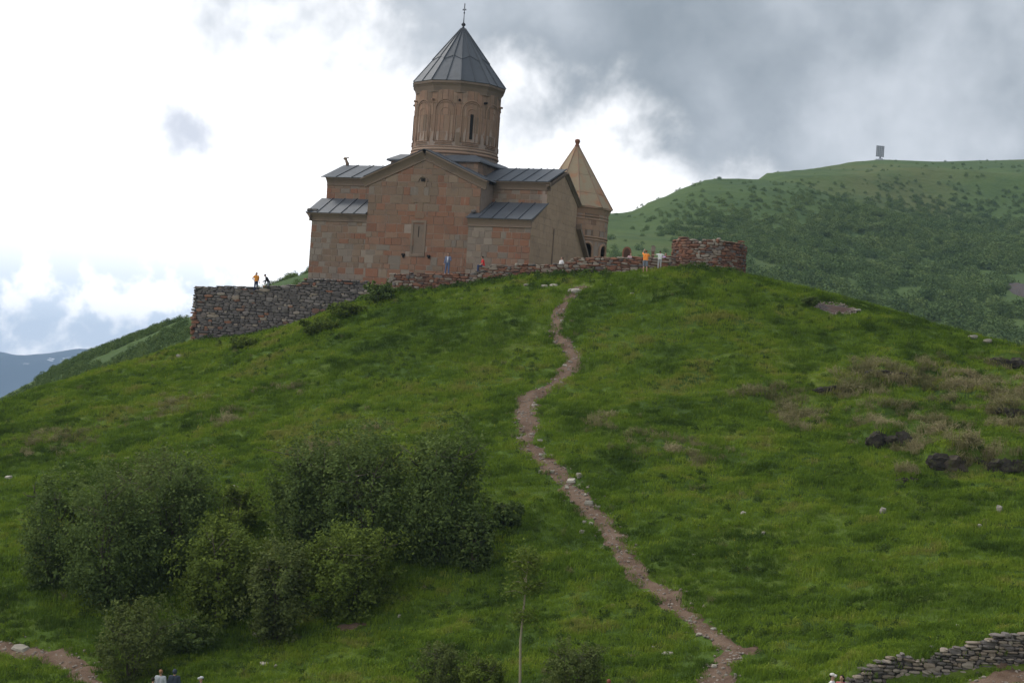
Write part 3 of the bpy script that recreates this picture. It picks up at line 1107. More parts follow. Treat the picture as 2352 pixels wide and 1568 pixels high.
def straight_cornice(name, p0, p1, outdir, h, pr, parent, mat='cornice', updir=(0, 0, 1)):
    """cornice profile swept from p0 to p1; outdir = outward horizontal"""
    prof = cavetto(h, pr)
    o_, u_ = Vector(outdir), Vector(updir)
    V = []
    for p in (p0, p1):
        for a, z in prof:
            V.append(Vector(p) + o_ * a + u_ * z)
    n = len(prof)
    F = [(i, i + 1, n + i + 1, n + i) for i in range(n - 1)] + [(n - 1, 0, n, 2 * n - 1), tuple(range(n)), tuple(range(2 * n - 1, n - 1, -1))]
    return MB().add(V, F).build(name, M[mat], parent)


def raking(name, apex, foot, wall, outdir, h, pr, parent):
    """cornice under a sloping roof edge, drawn square to the slope"""
    a, f_ = Vector(apex), Vector(foot)
    d = (f_ - a).normalized()
    up = Vector(outdir).cross(d)
    if up.z < 0:
        up = -up
    return straight_cornice(name, apex, foot, outdir, h, pr, parent, updir=up)


def roof_panels(parent, o_, ed, sd_, W_, L_, n, mat='roof_metal', th=0.04, seam=0.05, trim=None):
    """standing-seam sheets: o_ = eave corner, ed along the eave, sd_ up the slope"""
    o_, ed, sd_ = Vector(o_), Vector(ed).normalized(), Vector(sd_).normalized()
    nr = ed.cross(sd_).normalized()
    if nr.z < 0:
        nr = -nr
    w = W_ / n
    for i in range(n):
        mb = MB()
        a0, a1 = i * w + 0.004, (i + 1) * w - 0.004
        dz = rc.uniform(-0.006, 0.006)

        def P(a, l, t):
            return o_ + ed * a + sd_ * l + nr * (t + dz)
        V = [P(a0, 0, -th), P(a1, 0, -th), P(a1, L_, -th), P(a0, L_, -th), P(a0, 0, 0), P(a1, 0, 0), P(a1, L_, 0), P(a0, L_, 0)]
        Q = [(3, 2, 1, 0), (4, 5, 6, 7), (0, 1, 5, 4), (1, 2, 6, 5), (2, 3, 7, 6), (3, 0, 4, 7)]
        mb.add(V, Q)
        V = [P(a1 - seam, 0.0, 0.0), P(a1, 0, 0.0), P(a1, L_, 0.0), P(a1 - seam, L_, 0.0), P(a1 - seam, 0, 0.07), P(a1, 0, 0.07), P(a1, L_, 0.07), P(a1 - seam, L_, 0.07)]
        mb.add(V, Q)
        mb.build('roof_panel', M[mat], parent)


# transept roof: two slopes, seen mostly from below
tr = MB().prism([(TU0 - 0.3, 9.0), (TU1 + 0.3, 9.0), (0.2, 11.4)], TV + 0.05, 6.2, 'y').build('transept_roof', M['roof_metal'], church)
for sgn in (-1, 1):
    eu = TU0 - 0.45 if sgn < 0 else TU1 + 0.45
    dx, dz = 0.2 - eu, 11.62 - 9.14
    L_ = math.hypot(dx, dz)
    roof_panels(tr, (eu, TV - 0.5, 9.14), (0, 1, 0), (dx, 0, dz), 13.3, L_, 10)
    yo = TV if sgn < 0 else TV - 0.006
    foot = (TU0 - 0.40, yo, 8.22) if sgn < 0 else (TU1 + 0.40, yo, 8.22)
    raking('gable_cornice', (0.2 - 0.12 * sgn, yo, 10.66 + 0.045), foot, None, (0, -1, 0), 0.80, 0.46, tr)

# -- nave (upper, long body) with clerestory
NU0, NU1, NV = -10.5, 10.3, 3.7
nv = MB().prism([(-NV, HB), (NV, HB), (NV, 9.3), (0, 10.75), (-NV, 9.3)], NU0, NU1, 'x').build('nave_wall', M['mortar'], church)
for a, b in ((NU0, TU0 - 0.01), (TU1 + 0.01, 10.49)):
    reg = [(a, 6.9), (b, 6.9), (b, 8.75), (a, 8.75)]
    stone_field(nv, courses(reg, (0.40, 0.55), (0.5, 1.1), 0.04, rc), plane_y(-NV), lambda x, z: rc.choice(['ashlar_red', 'ashlar_tan', 'ashlar_tan', 'ashlar_grey']), rc, keep=24)
    straight_cornice('cornice', (a - (0.0 if a > 0 else 0.0), -NV, 8.62), (b + (0.3 if b > 6 else 0), -NV, 8.62), (0, -1, 0), 0.72, 0.42, nv)
nr_ = MB().prism([(-NV - 0.42, 9.30), (NV + 0.42, 9.30), (0, 10.88)], NU0 - 0.1, NU1, 'x').build('nave_roof', M['roof_metal'], church)
sl = math.hypot(NV + 0.5, 1.62)
roof_panels(nr_, (NU0 - 0.45, -NV - 0.5, 9.34), (1, 0, 0), (0, NV + 0.5, 1.62), TU0 - NU0 + 0.7, sl, 4)
roof_panels(nr_, (TU1 - 0.6, -NV - 0.5, 9.34), (1, 0, 0), (0, NV + 0.5, 1.62), 10.75 - TU1 + 0.6, sl, 5)
roof_panels(nr_, (NU0 - 0.45, NV + 0.5, 9.34), (1, 0, 0), (0, -NV - 0.5, 1.62), 21.2, sl, 16)

# -- left aisle
LV = -6.05
la = MB().prism([(LV, HB), (-3.5, HB), (-3.5, 7.3), (LV, 5.5)], NU0, TU0 + 0.1, 'x').build('left_aisle_wall', M['mortar'], church)
reg = [(NU0, HB), (TU0, HB), (TU0, 5.35), (NU0, 5.35)]


def pick_l(x, z):
    n = rc.random()
    return 'ashlar_red' if n < 0.20 else ('ashlar_tan' if n < 0.50 else 'ashlar_grey')


stone_field(la, courses(reg, (0.42, 0.62), (0.42, 1.0), 0.045, rc), plane_y(LV), pick_l, rc, keep=75)
lr = MB().prism([(LV - 0.42, 5.9), (-3.6, 7.42), (-3.6, 5.9)], NU0 - 0.35, TU0 - 0.01, 'x').build('left_aisle_roof', M['cornice'], church)
straight_cornice('cornice', (NU0 - 0.0, LV, 5.2), (TU0 - 0.01, LV, 5.2), (0, -1, 0), 0.74, 0.42, lr)
straight_cornice('cornice', (NU0, LV - 0.4, 5.21), (NU0, -3.7, 5.21), (-1, 0, 0), 0.74, 0.42, lr)
roof_panels(lr, (NU0 - 0.46, LV - 0.48, 5.93), (1, 0, 0), (0, 2.85, 1.58), TU0 - NU0 + 0.44, math.hypot(2.85, 1.58), 5)
MB().ball((NU0 - 0.15, LV - 0.25, 6.15), (0.28, 0.2, 0.16)).box((NU0 + 0.3, LV - 0.1, 6.16), (0.5, 0.3, 0.18)).build('roof_finial', M['rub_grey'], lr)

# -- right annex, standing a little forward of the transept
RU0, RV = 4.85, -6.9
ra = MB().prism([(RV, HB), (-3.5, HB), (-3.5, 7.3), (RV, 5.3)], RU0, 10.3, 'x').build('annex_wall', M['mortar'], church)
reg = [(RU0, HB), (10.5, HB), (10.5, 5.3), (RU0, 5.3)]


def pick_r(x, z):
    n = rc.random()
    if x < 7.3 and z > 1.5 - 0.3 * x:
        return 'ashlar_grey' if n < 0.8 else 'ashlar_tan'
    return 'ashlar_red' if n < 0.62 else ('ashlar_tan' if n < 0.85 else 'ashlar_grey')


stone_field(ra, courses(reg, (0.42, 0.62), (0.42, 1.0), 0.045, rc), plane_y(RV), pick_r, rc, keep=50)
rr2 = MB().prism([(RV - 0.1, 5.72), (-3.6, 7.42), (-3.6, 5.72)], RU0, 10.45, 'x').build('annex_roof', M['cornice'], church)
straight_cornice('cornice', (RU0 - 0.05, RV, 5.08), (10.55, RV, 5.08), (0, -1, 0), 0.72, 0.30, rr2)
roof_panels(rr2, (RU0 - 0.15, RV - 0.42, 5.80), (1, 0, 0), (0, 3.5, 1.72), 10.72 - RU0 + 0.15, math.hypot(3.55, 1.72), 5)
MB().ball((RU0 + 0.2, RV + 0.35, 6.4), (0.22, 0.2, 0.16)).build('roof_finial', M['rub_grey'], rr2)

# -- end wall on the right with its stepped gable
prof = [(RV, HB), (6.8, HB), (6.8, 3.6), (3.75, 6.3), (3.72, 8.9), (0.15, 10.72), (-3.72, 9.25), (-3.75, 7.35), (RV, 5.55)]
ew = MB().prism(prof, 10.08, 10.5, 'x').build('end_wall', M['mortar'], church)
for reg in ([(RV, HB), (6.8, HB), (6.8, 3.6), (RV, 3.6)], [(RV, 3.6), (6.8, 3.6), (3.75, 6.3), (-3.75, 7.3), (RV, 5.5)], [(-3.75, 6.5), (3.72, 6.3), (3.72, 8.9), (0.15, 10.6), (-3.72, 9.05)]):
    stone_field(ew, courses(reg, (0.45, 0.7), (0.6, 1.3), 0.015, rc), plane_x(10.5), lambda x, z: 'plaster_tan', rc, proud=(0.012, 0.024), inset=0.01)
raking('gable_cornice', (10.5, 0.15, 10.35), (10.5, -4.05, 8.65), None, (1, 0, 0), 0.42, 0.26, ew)
raking('gable_cornice', (10.506, 0.15, 10.35), (10.506, 4.05, 8.05), None, (1, 0, 0), 0.42, 0.26, ew)
MB().prism([(3.8, 6.2), (7.4, 2.9), (7.4, 3.25), (3.8, 6.6)], 9.7, 10.95, 'x').build('verge_coping', M['cornice'], ew)
MB().prism([(6.0, HB), (7.6, HB), (7.3, 3.0), (6.2, 3.0)], 10.2, 11.0, 'x').build('buttress', M['drum_stone'], ew)
MB().tube([(10.56, -1.7, 5.6), (10.56, -1.75, 2.0), (10.56, -1.9, -1.0)], 0.06, 6).build('drain_stain_pipe', M['cornice'], ew)
bo = MB().prism([(3.5, HB), (6.6, HB), (6.6, 3.4), (3.5, 6.2)], NU0, 10.3, 'x').build('rear_aisle_wall', M['mortar'], church)
MB().prism([(3.55, 6.4), (7.2, 3.1), (7.2, 3.3), (3.55, 6.7)], NU0 - 0.3, 10.05, 'x').build('rear_aisle_roof', M['roof_metal'], church)

# -- block under the drum with its small hipped roof
bs_ = MB().prism([(-4.15, -4.15), (4.15, -4.15), (4.15, 4.15), (-4.15, 4.15)], 8.6, 10.95, 'z').build('drum_base', M['cornice'], church)
reg = [(-4.15, 9.0), (4.15, 9.0), (4.15, 10.9), (-4.15, 10.9)]
stone_field(bs_, courses(reg, (0.4, 0.55), (0.5, 1.1), 0.025, rc), plane_y(-4.15), lambda x, z: rc.choice(['cornice', 'drum_stone']), rc)
stone_field(bs_, courses(reg, (0.4, 0.55), (0.5, 1.1), 0.025, rc), plane_x(4.15), lambda x, z: rc.choice(['cornice', 'drum_stone']), rc)
mb = MB()
for (x0, y0), (x1, y1) in zip([(-4.45, -4.45), (4.45, -4.45), (4.45, 4.45), (-4.45, 4.45)], [(4.45, -4.45), (4.45, 4.45), (-4.45, 4.45), (-4.45, -4.45)]):
    k = 0.80
    mb.add([(x0, y0, 11.0), (x1, y1, 11.0), (x1 * k, y1 * k, 11.55), (x0 * k, y0 * k, 11.55), (x0, y0, 10.86), (x1, y1, 10.86)], [(0, 1, 2, 3), (4, 5, 1, 0)])
mb.build('drum_base_roof', M['roof_metal'], bs_)

# -- drum
RB, RTP = 3.80, 3.74
dz0, dz1 = 10.9, 17.25
dr = MB().lathe([(RB, dz0), (RB, 12.3), (RTP, dz1), (0.1, dz1)], 60).build('drum', M['mortar'], church, True)
VA = R(4 + 22)      # angle (church frame) of a roof ridge; church is turned by TH


def drum_map(r0):
    return lambda s, z, d: ((r0 + d) * math.sin(s / 3.8), -(r0 + d) * math.cos(s / 3.8), z)


LC = 3.8 * 2 * math.pi
polys = []
for z0_, z1_, hs, ls in [(10.9, 11.7, (0.4, 0.45), (0.6, 1.1)), (12.35, 17.2, (0.9, 1.5), (0.32, 0.62))]:
    reg = [(-LC / 2 + 0.01, z0_), (LC / 2 - 0.01, z0_), (LC / 2 - 0.01, z1_), (-LC / 2 + 0.01, z1_)]
    polys += courses(reg, hs, ls, 0.02, rc)
stone_field(dr, polys, drum_map(RB - 0.03), lambda x, z: 'ashlar_red' if z < 11.8 and rc.random() < 0.6 else ('drum_stone' if rc.random() < 0.8 else 'ashlar_tan'), rc, keep=0, proud=(0.01, 0.035))
for zc, rr_, tr_ in [(11.78, 3.88, 0.13), (12.06, 3.86, 0.10), (12.28, 3.82, 0.07)]:
    mb = MB()
    pr_ = [(rr_ - 0.05 + tr_ * math.cos(a), zc + tr_ * math.sin(a)) for a in np.linspace(-math.pi / 2, math.pi / 2, 7)]
    mb.lathe(pr_, 60)
    mb.build('moulding', M['drum_stone'], dr, True)
for k in range(10):
    a0 = VA + R(18 + 36 * k)
    s0 = a0 * 3.8

    def dm(s, z, d=0.0):
        return drum_map(3.80)(s0 + s, z, d)
    mb = MB()
    for w_, zt, rad, d_ in [(0.92, 15.45, 0.065, 0.0), (0.76, 15.45, 0.05, -0.02), (0.42, 15.25, 0.045, -0.02)]:
        pts = [dm(-w_, 12.75, d_)] + [dm(-w_, z, d_) for z in (13.6, 14.5)] + [dm(-w_ * math.cos(a), zt + w_ * math.sin(a), d_) for a in np.linspace(0, math.pi, 13)] + [dm(w_, z, d_) for z in (14.5, 13.6, 12.75)]
        mb.tube(pts, rad, 6)
    arch = mb.build('arched_niche', M['drum_stone'], dr, True)
    if k in (0, 3, 5, 7):
        V = [dm(-0.13, 13.05, 0.05), dm(0.13, 13.05, 0.05), dm(0.13, 15.2, 0.05), dm(-0.13, 15.2, 0.05), dm(-0.13, 13.05, -0.1), dm(0.13, 13.05, -0.1), dm(0.13, 15.2, -0.1), dm(-0.13, 15.2, -0.1)]
        MB().add(V, [(0, 1, 2, 3), (4, 0, 3, 7), (1, 5, 6, 2), (3, 2, 6, 7), (4, 5, 1, 0)]).build('slit_window', M['dark'], arch)
    mb = MB()
    for zz, ww in [(12.75, 0.85), (12.6, 0.72), (12.48, 0.8)]:
        mb.tube([dm(-ww, zz, 0.02), dm(0, zz, 0.05), dm(ww, zz, 0.02)], 0.05, 6)
    mb.build('sill', M['drum_stone'], arch)
    an = a0 + R(18)
    p0_, p1_ = drum_map(3.7)(an * 3.8, 16.35, 0), drum_map(3.7)(an * 3.8, 16.33, 0.42)
    MB().tube([p0_, p1_], [0.12, 0.09], 7).build('spout', M['dark' if k % 3 == 0 else 'drum_stone'], dr)
# ten-sided cornice flaring out to the eave


def ten(r_, z):
    return [(r_ * math.sin(VA + R(36 * k)), -r_ * math.cos(VA + R(36 * k)), z) for k in range(10)]


prof10 = [(3.70, 17.0), (3.86, 17.0), (3.86, 17.12), (3.90, 17.30), (3.98, 17.55), (4.10, 17.72), (4.16, 17.78), (4.16, 17.98)]
mb = MB()
V, F = [], []
for r_, z in prof10:
    V += ten(r_ * 1.018, z)
for j in range(len(prof10) - 1):
    for k in range(10):
        F.append((j * 10 + k, j * 10 + (k + 1) % 10, (j + 1) * 10 + (k + 1) % 10, (j + 1) * 10 + k))
mb.add(V, F).build('drum_cornice', M['cornice'], church)
cr = MB().lathe([(0.1, 17.95), (4.0, 17.95), (0.15, 23.1)], 40).build('cone_roof', M['roof_metal'], church)


def cone_pt(a, t, lift=0.0):
    """a: angle; t 0 at eave .. 1 at apex, on the ten-sided pyramid"""
    k = math.floor((a - VA) / R(36))
    al = (a - VA) - k * R(36)
    re = 4.26 * math.cos(R(18)) / math.cos(al - R(18))
    rr_ = re * (1 - t) + 0.12 * t + lift
    z = 17.99 + (23.25 - 17.99) * t + lift * 0.75
    return (rr_ * math.sin(a), -rr_ * math.cos(a), z)


for k in range(20):
    b0, b1 = VA + R(18 * k) + 0.003, VA + R(18 * (k + 1)) - 0.003
    # sheets overlap: the upper ones end in shallow points over the middle of each side
    tm0, tm1 = (0.40, 0.475) if k % 2 == 0 else (0.475, 0.40)
    for nm, ts0, ts1, lf in [('lower', (0, 0), (tm0 + 0.03, tm1 + 0.03), 0.03), ('upper', (tm0, tm1), (1, 1), 0.07)]:
        V, F = [], []
        N = 4
        for j in range(N + 1):
            for (b, e0, e1) in ((b0, ts0[0], ts1[0]), (b1, ts0[1], ts1[1])):
                t_ = e0 + (e1 - e0) * j / N
                V.append(cone_pt(b, t_, lf))
        F = [(2 * j, 2 * j + 1, 2 * j + 3, 2 * j + 2) for j in range(N)]
        for (b, e0) in ((b0, ts0[0]), (b1, ts0[1])):
            V.append(cone_pt(b, e0, lf - 0.06))
        n_ = len(V)
        F.append((n_ - 2, n_ - 1, 1, 0))
        mb = MB().add(V, F)
        sm = [cone_pt(b1, ts0[1] + (ts1[1] - ts0[1]) * j / N, lf + 0.03) for j in range(N + 1)]
        mb.tube(sm, 0.035, 5)
        mb.build('roof_panel', M['roof_metal'], cr)
fin = MB().lathe([(0.01, 23.0), (0.24, 23.05), (0.10, 23.35), (0.13, 23.42), (0.06, 23.48), (0.19, 23.62), (0.19, 23.72), (0.05, 23.86), (0.03, 24.5), (0.025, 25.45), (0.001, 25.5)], 12).build('finial', M['iron'], cr, True)
MB().box((0, 0, 24.98), (0.36, 0.05, 0.06)).box((0, 0, 25.32), (0.06, 0.06, 0.5)).box((0.0, 0, 24.72), (0.10, 0.10, 0.12)).box((0.12, 0, 25.02), (0.05, 0.05, 0.14)).box((-0.12, 0, 25.02), (0.05, 0.05, 0.14)).build('roof_cross', M['iron'], fin)
# carved animal finial on the left ridge end
mb = MB().tube([(NU0 - 0.1, 0, 10.85), (NU0 - 0.08, 0, 11.1), (NU0 - 0.2, 0, 11.3), (NU0 - 0.28, 0, 11.5)], [0.16, 0.17, 0.13, 0.10], 8).ball((NU0 - 0.34, 0, 11.55), (0.20, 0.14, 0.13))
mb.tube([(NU0 - 0.2, 0, 11.6), (NU0 - 0.05, 0, 11.7), (NU0 + 0.05, 0, 11.55)], [0.05, 0.05, 0.03], 6)
mb.build('carved_finial', M['ashlar_tan'], nr_, True)

# ------------------------------------------------------------------ bell tower behind the church
BP = at(1312, 540, 161.5)
BZ = 10.8
bt = empty('bell_tower', (BP[0], BP[1], BZ), 0)
set_props(bt, 'round stone bell tower with tan slab cone roof behind the church', 'bell tower')
rw = 3.28


def inarch(a, z):
    for ac, hw, zs in ARCHES:
        da = (a - ac + math.pi) % (2 * math.pi) - math.pi
        x = da * rw
        if abs(x) < hw and z < zs:
            return True
        if z >= zs and x * x + (z - zs) ** 2 < hw * hw:
            return True
    return False


ARCHES = [(R(25), 0.58, 1.75), (R(62), 0.62, 1.65), (R(200), 0.55, 1.6)]
V, F = [], []
na, nz_ = 150, 44
for j in range(nz_ + 1):
    for i in range(na):
        a = 2 * math.pi * i / na
        z = -0.8 + (5.6 + 0.8) * j / nz_
        V.append((rw * math.sin(a), -rw * math.cos(a), z))
for j in range(nz_):
    for i in range(na):
        a, z = 2 * math.pi * (i + 0.5) / na, -0.8 + 6.4 * (j + 0.5) / nz_
        if not inarch(a, z):
            F.append((j * na + i, j * na + (i + 1) % na, (j + 1) * na + (i + 1) % na, (j + 1) * na + i))
bw = link('tower_wall', mesh('tower_wall', V, F), M['mortar'], bt)


def bt_map(s, z, d):
    return ((rw + d) * math.sin(s / rw), -(rw + d) * math.cos(s / rw), z)


LB = rw * 2 * math.pi
polys = courses([(-LB / 2, -0.8), (LB / 2, -0.8), (LB / 2, 5.3), (-LB / 2, 5.3)], (0.4, 0.58), (0.5, 0.95), 0.02, rc)
polys = [p for p in polys if not any(inarch(q[0] / rw, q[1]) for q in p)]
stone_field(bw, polys, bt_map, lambda x, z: rc.choice(['tower_stone', 'tower_stone', 'tower_stone', 'ashlar_tan']), rc, keep=70, proud=(0.01, 0.03))
for ac, hw, zs in ARCHES:
    pts = [bt_map(ac * rw - hw, -0.6, 0.03), bt_map(ac * rw - hw, zs * 0.5, 0.03)] + [bt_map(ac * rw - hw * math.cos(t_), zs + hw * math.sin(t_), 0.03) for t_ in np.linspace(0, math.pi, 11)] + [bt_map(ac * rw + hw, zs * 0.5, 0.03), bt_map(ac * rw + hw, -0.6, 0.03)]
    MB().tube(pts, 0.13, 6).build('arch_surround', M['tower_stone'], bw, True)
for zc, pr_, th_ in [(2.62, 0.10, 0.10), (2.85, 0.14, 0.09), (4.45, 0.08, 0.10), (4.72, 0.10, 0.06)]:
    MB().lathe([(rw + pr_ * math.cos(a) - 0.03, zc + th_ * math.sin(a)) for a in np.linspace(-math.pi / 2, math.pi / 2, 6)], 50).build('moulding', M['tower_stone'], bw, True)
bc = MB().lathe([(rw, 4.9), (rw + 0.06, 5.1), (rw + 0.14, 5.35), (rw + 0.24, 5.45), (rw + 0.24, 5.62), (1.0, 5.62)], 50).build('tower_cornice', M['tower_stone'], bt)
ER, EZ, AZ_ = 3.66, 5.55, 11.35
cn = MB().lathe([(0.2, EZ + 0.05), (ER - 0.25, EZ + 0.1), (0.1, AZ_ - 0.15)], 30).build('slab_roof', M['slab'], bt)
for k in range(10):
    for t0_, t1_ in ((0.0, 0.22), (0.225, 0.52), (0.525, 1.0)):
        V = []
        b0, b1 = R(36 * k + 8) + 0.008, R(36 * (k + 1) + 8) - 0.008
        for lf in (-0.08, rc.uniform(0.0, 0.04)):
            for b, t_ in ((b0, t0_), (b1, t0_), (b1, t1_), (b0, t1_)):
                r_ = ER * (1 - t_) + 0.14 * t_ + lf
                V.append((r_ * math.sin(b), -r_ * math.cos(b), EZ + (AZ_ - EZ) * t_ + lf * 0.6))
        MB().add(V, [(3, 2, 1, 0), (4, 5, 6, 7), (0, 1, 5, 4), (1, 2, 6, 5), (2, 3, 7, 6), (3, 0, 4, 7)]).build('roof_slab', M['slab'], cn)
    b = R(36 * k + 8)
    MB().tube([(ER * 1.01 * math.sin(b), -ER * 1.01 * math.cos(b), EZ + 0.02), (0.16 * math.sin(b), -0.16 * math.cos(b), AZ_)], [0.05, 0.04], 5).build('roof_rib', M['drum_stone'], cn)
MB().lathe([(0.2, AZ_ - 0.15), (0.24, AZ_ + 0.02), (0.15, AZ_ + 0.12), (0.2, AZ_ + 0.28), (0.26, AZ_ + 0.40), (0.2, AZ_ + 0.58), (0.02, AZ_ + 0.64)], 12).build('finial', M['rub_red'], cn, True)

# ------------------------------------------------------------------ rubble stones
def lump(name, seed, squash=0.0):
    """unit rubble stone, about -0.5..0.5"""
    rl = np.random.default_rng(seed)
    bm = bmesh.new()
    bmesh.ops.create_cube(bm, size=1.0)
    bmesh.ops.subdivide_edges(bm, edges=bm.edges[:], cuts=1, use_grid_fill=True)
    for v in bm.verts:
        n = v.co.normalized()
        k = 0.72 if len([c for c in v.co if abs(c) > 0.4]) == 3 else (0.88 if len([c for c in v.co if abs(c) > 0.4]) == 2 else 1.0)
        v.co = v.co * k + Vector(rl.uniform(-0.07, 0.07, 3))
    me = bpy.data.meshes.new(name)
    bm.to_mesh(me)
    bm.free()
    return me


def lump_variants(tag_, mat, n=8, seed=0):
    out = []
    for i in range(n):
        me = lump('rubble_' + tag_, seed + i)
        me.materials.append(M[mat])
        out.append(me)
    return out


LUMPS = {k: lump_variants(k, k, 8, 100 * i) for i, k in enumerate(['rub_grey', 'rub_red', 'rub_tan', 'rock_pale', 'rock_shade'])}


def rubble_wall(name, label, top, bot, curve, pick, core, hs, ls, rnd, thick=0.9, keep=300, proud=0.05, cap=True, group=None, backz=None):
    """curve(s) -> (x, y, nx, ny) plan point and outward normal for 0<=s<=L; top(s), bot(s) heights"""
    L = curve.L
    ss = np.linspace(0, L, 80)
    tb, tt = [bot(q) for q in ss], [top(q) for q in np.linspace(0, L, 400)]
    bot = lambda q: float(np.interp(q, ss, tb))
    st_ = np.linspace(0, L, 400)
    top = lambda q: float(np.interp(q, st_, tt))
    p0 = curve(L / 2)
    root = empty(name, (p0[0], p0[1], bot(L / 2)))
    set_props(root, label, 'wall', group)
    bx, by, bz = root.location
    # core
    n = max(int(L / 0.5), 6)
    V, F = [], []
    for i in range(n + 1):
        s = L * i / n
        x, y, nx, ny = curve(s)
        zt, zb = top(s) - 0.10, bot(s) - 0.6
        for d, z in ((-0.02, zb), (-0.02 - 0.05 * (zt - zb) * 0.0, zt), (-thick, zt), (-thick, zb)):
            V.append((x + nx * d - bx, y + ny * d - by, z - bz))
    for i in range(n):
        for k in range(4):
            F.append((4 * i + k, 4 * i + (k + 1) % 4, 4 * i + 4 + (k + 1) % 4, 4 * i + 4 + k))
    F += [(0, 1, 2, 3), (4 * n + 3, 4 * n + 2, 4 * n + 1, 4 * n)]
    co = MB().add(V, F).build('wall_core', M[core], root)
    st = []
    z = min(bot(L * i / 20) for i in range(21)) - 0.2
    zmax = max(top(L * i / 60) for i in range(61))
    while z < zmax + 0.02:
        h = rnd.uniform(*hs)
        s = -rnd.uniform(0, ls[0])
        while s < L:
            l = (ls[0] + (ls[1] - ls[0]) * rnd.random() ** 1.6) * (1.4 if rnd.random() < 0.15 else 1.0)
            sc = min(max(s + l / 2, 0), L)
            zc = z + h / 2 + rnd.uniform(-0.03, 0.03)
            if zc - h * 0.35 < top(sc) and zc > bot(sc) - 0.35:
                hh = h * (rnd.uniform(0.75, 1.1) if rnd.random() < 0.85 else rnd.uniform(1.3, 1.8))
                if zc + hh / 2 > top(sc) + 0.08:
                    hh = max(0.08, hh * 0.75)
                st.append((sc, zc, l * 1.02, hh, zc + h * 0.9 > top(sc)))
            s += l
        z += h * 0.93
    # dark joined remainder beyond the limit
    st.sort(key=lambda q: -q[2] * q[3])
    rest = {}
    for i, (sc, zc, l, h, istop) in enumerate(st):
        x, y, nx, ny = curve(sc)
        d = rnd.uniform(0.25, 0.4) if not istop else thick * rnd.uniform(0.7, 1.05)
        pr = proud + rnd.uniform(-0.04, 0.06)
        cx, cy = x + nx * (pr - d / 2), y + ny * (pr - d / 2)
        mt_ = pick(sc / L, (zc - bot(sc)) / max(top(sc) - bot(sc), 0.1))
        me = rnd.choice(LUMPS[mt_])
        ang = math.atan2(ny, nx) + math.pi / 2 + rnd.uniform(-0.06, 0.06)
        if i < keep:
            o = link('stone', me, None, root)
            o.location = (cx - bx, cy - by, zc - bz)
            o.rotation_euler = (rnd.uniform(-0.06, 0.06), rnd.uniform(-0.05, 0.05), ang)
            o.scale = (l, d, h * 1.08)
        else:
            mat_ = Matrix.Translation((cx - bx, cy - by, zc - bz)) @ Matrix.Rotation(ang, 4, 'Z') @ Matrix.Diagonal((l, d, h * 1.08, 1))
            rest.setdefault(mt_, MB()).add([mat_ @ v.co for v in me.vertices], [tuple(p.vertices) for p in me.polygons])
    for k, mb in rest.items():
        o = link('small_stones', mesh('small_stones', mb.v, mb.f), M[k], root)
        o['kind'] = 'stuff'
    return root


class Curve:
    def __init__(self, pts, side=1):
        self.P = np.array([[p[0], p[1]] for p in pts], float)
        self.s = np.concatenate([[0], np.cumsum(np.hypot(*np.diff(self.P, axis=0).T))])
        self.L = float(self.s[-1])
        self.side = side

    def __call__(self, s):
        s = min(max(s, 0), self.L)
        x, y = np.interp(s, self.s, self.P[:, 0]), np.interp(s, self.s, self.P[:, 1])
        a, b = max(s - 0.15, 0), min(s + 0.15, self.L)
        dx = np.interp(b, self.s, self.P[:, 0]) - np.interp(a, self.s, self.P[:, 0])
        dy = np.interp(b, self.s, self.P[:, 1]) - np.interp(a, self.s, self.P[:, 1])
        L = math.hypot(dx, dy) + 1e-9
        return float(x), float(y), dy / L * self.side, -dx / L * self.side      # outward = to the right of travel


def interp(pairs):
    a = np.array(pairs, float)
    return lambda s: float(np.interp(s, a[:, 0], a[:, 1]))


rw_ = random.Random(23)
CA, SA = math.cos(TH), math.sin(TH)


def uv(u, v):
    return (AXP[0] + u * CA + v * SA, AXP[1] - u * SA + v * CA)


# left retaining wall, grey
pA = [uv(-20.6, 0.5), uv(-20.5, -8.4), uv(-9.7, -8.4), uv(-3.6, -8.3)]
cA = Curve(pA)
sA = cA.s


def botA(s):
    x, y, nx, ny = cA(s)
    return H1(x + nx * 0.3, y + ny * 0.3) - 0.15


topA = interp([(0, 6.5), (sA[1], 6.62), (sA[1] + 4, 6.75), (sA[1] + 8, 6.95), (sA[2] - 0.6, 7.2), (sA[2], 7.66), (sA[3], 7.85)])
wallA = rubble_wall('retaining_wall', 'high dark grey rubble retaining wall below the left end of the church', topA, botA, cA,
                    lambda s, t: 'rub_red' if (s < 0.36 and t < 0.55) or rw_.random() < 0.05 else ('rub_grey' if rw_.random() < 0.9 else 'rub_tan'), 'core_grey', (0.12, 0.29), (0.3, 0.95), rw_, thick=0.8)
# middle wall, low, red-brown, stepping up to the right
pB = [at(895, 650, 147.2), at(1000, 650, 146.2), at(1098, 640, 145), at(1200, 625, 143.6), at(1310, 615, 142), at(1420, 606, 140.6), at(1548, 600, 139.4)]
cB = Curve(pB)
sB = cB.s
tz = [at(897, 629, 147.2)[2], at(1000, 628, 146.2)[2], at(1096, 627, 145)[2], at(1100, 612, 145)[2], at(1200, 609, 143.6)[2], at(1308, 605, 142)[2], at(1312, 593, 142)[2], at(1420, 591, 140.6)[2], at(1548, 591, 139.4)[2]]
topB = interp([(0, tz[0]), (sB[1], tz[1]), (sB[2] - 0.05, tz[2]), (sB[2] + 0.05, tz[3]), (sB[3], tz[4]), (sB[4] - 0.05, tz[5]), (sB[4] + 0.05, tz[6]), (sB[5], tz[7]), (sB[6], tz[8])])


def botB(s):
    x, y, nx, ny = cB(s)
    return min(H1(x + nx * 0.5, y + ny * 0.5), topB(s) - 0.8)


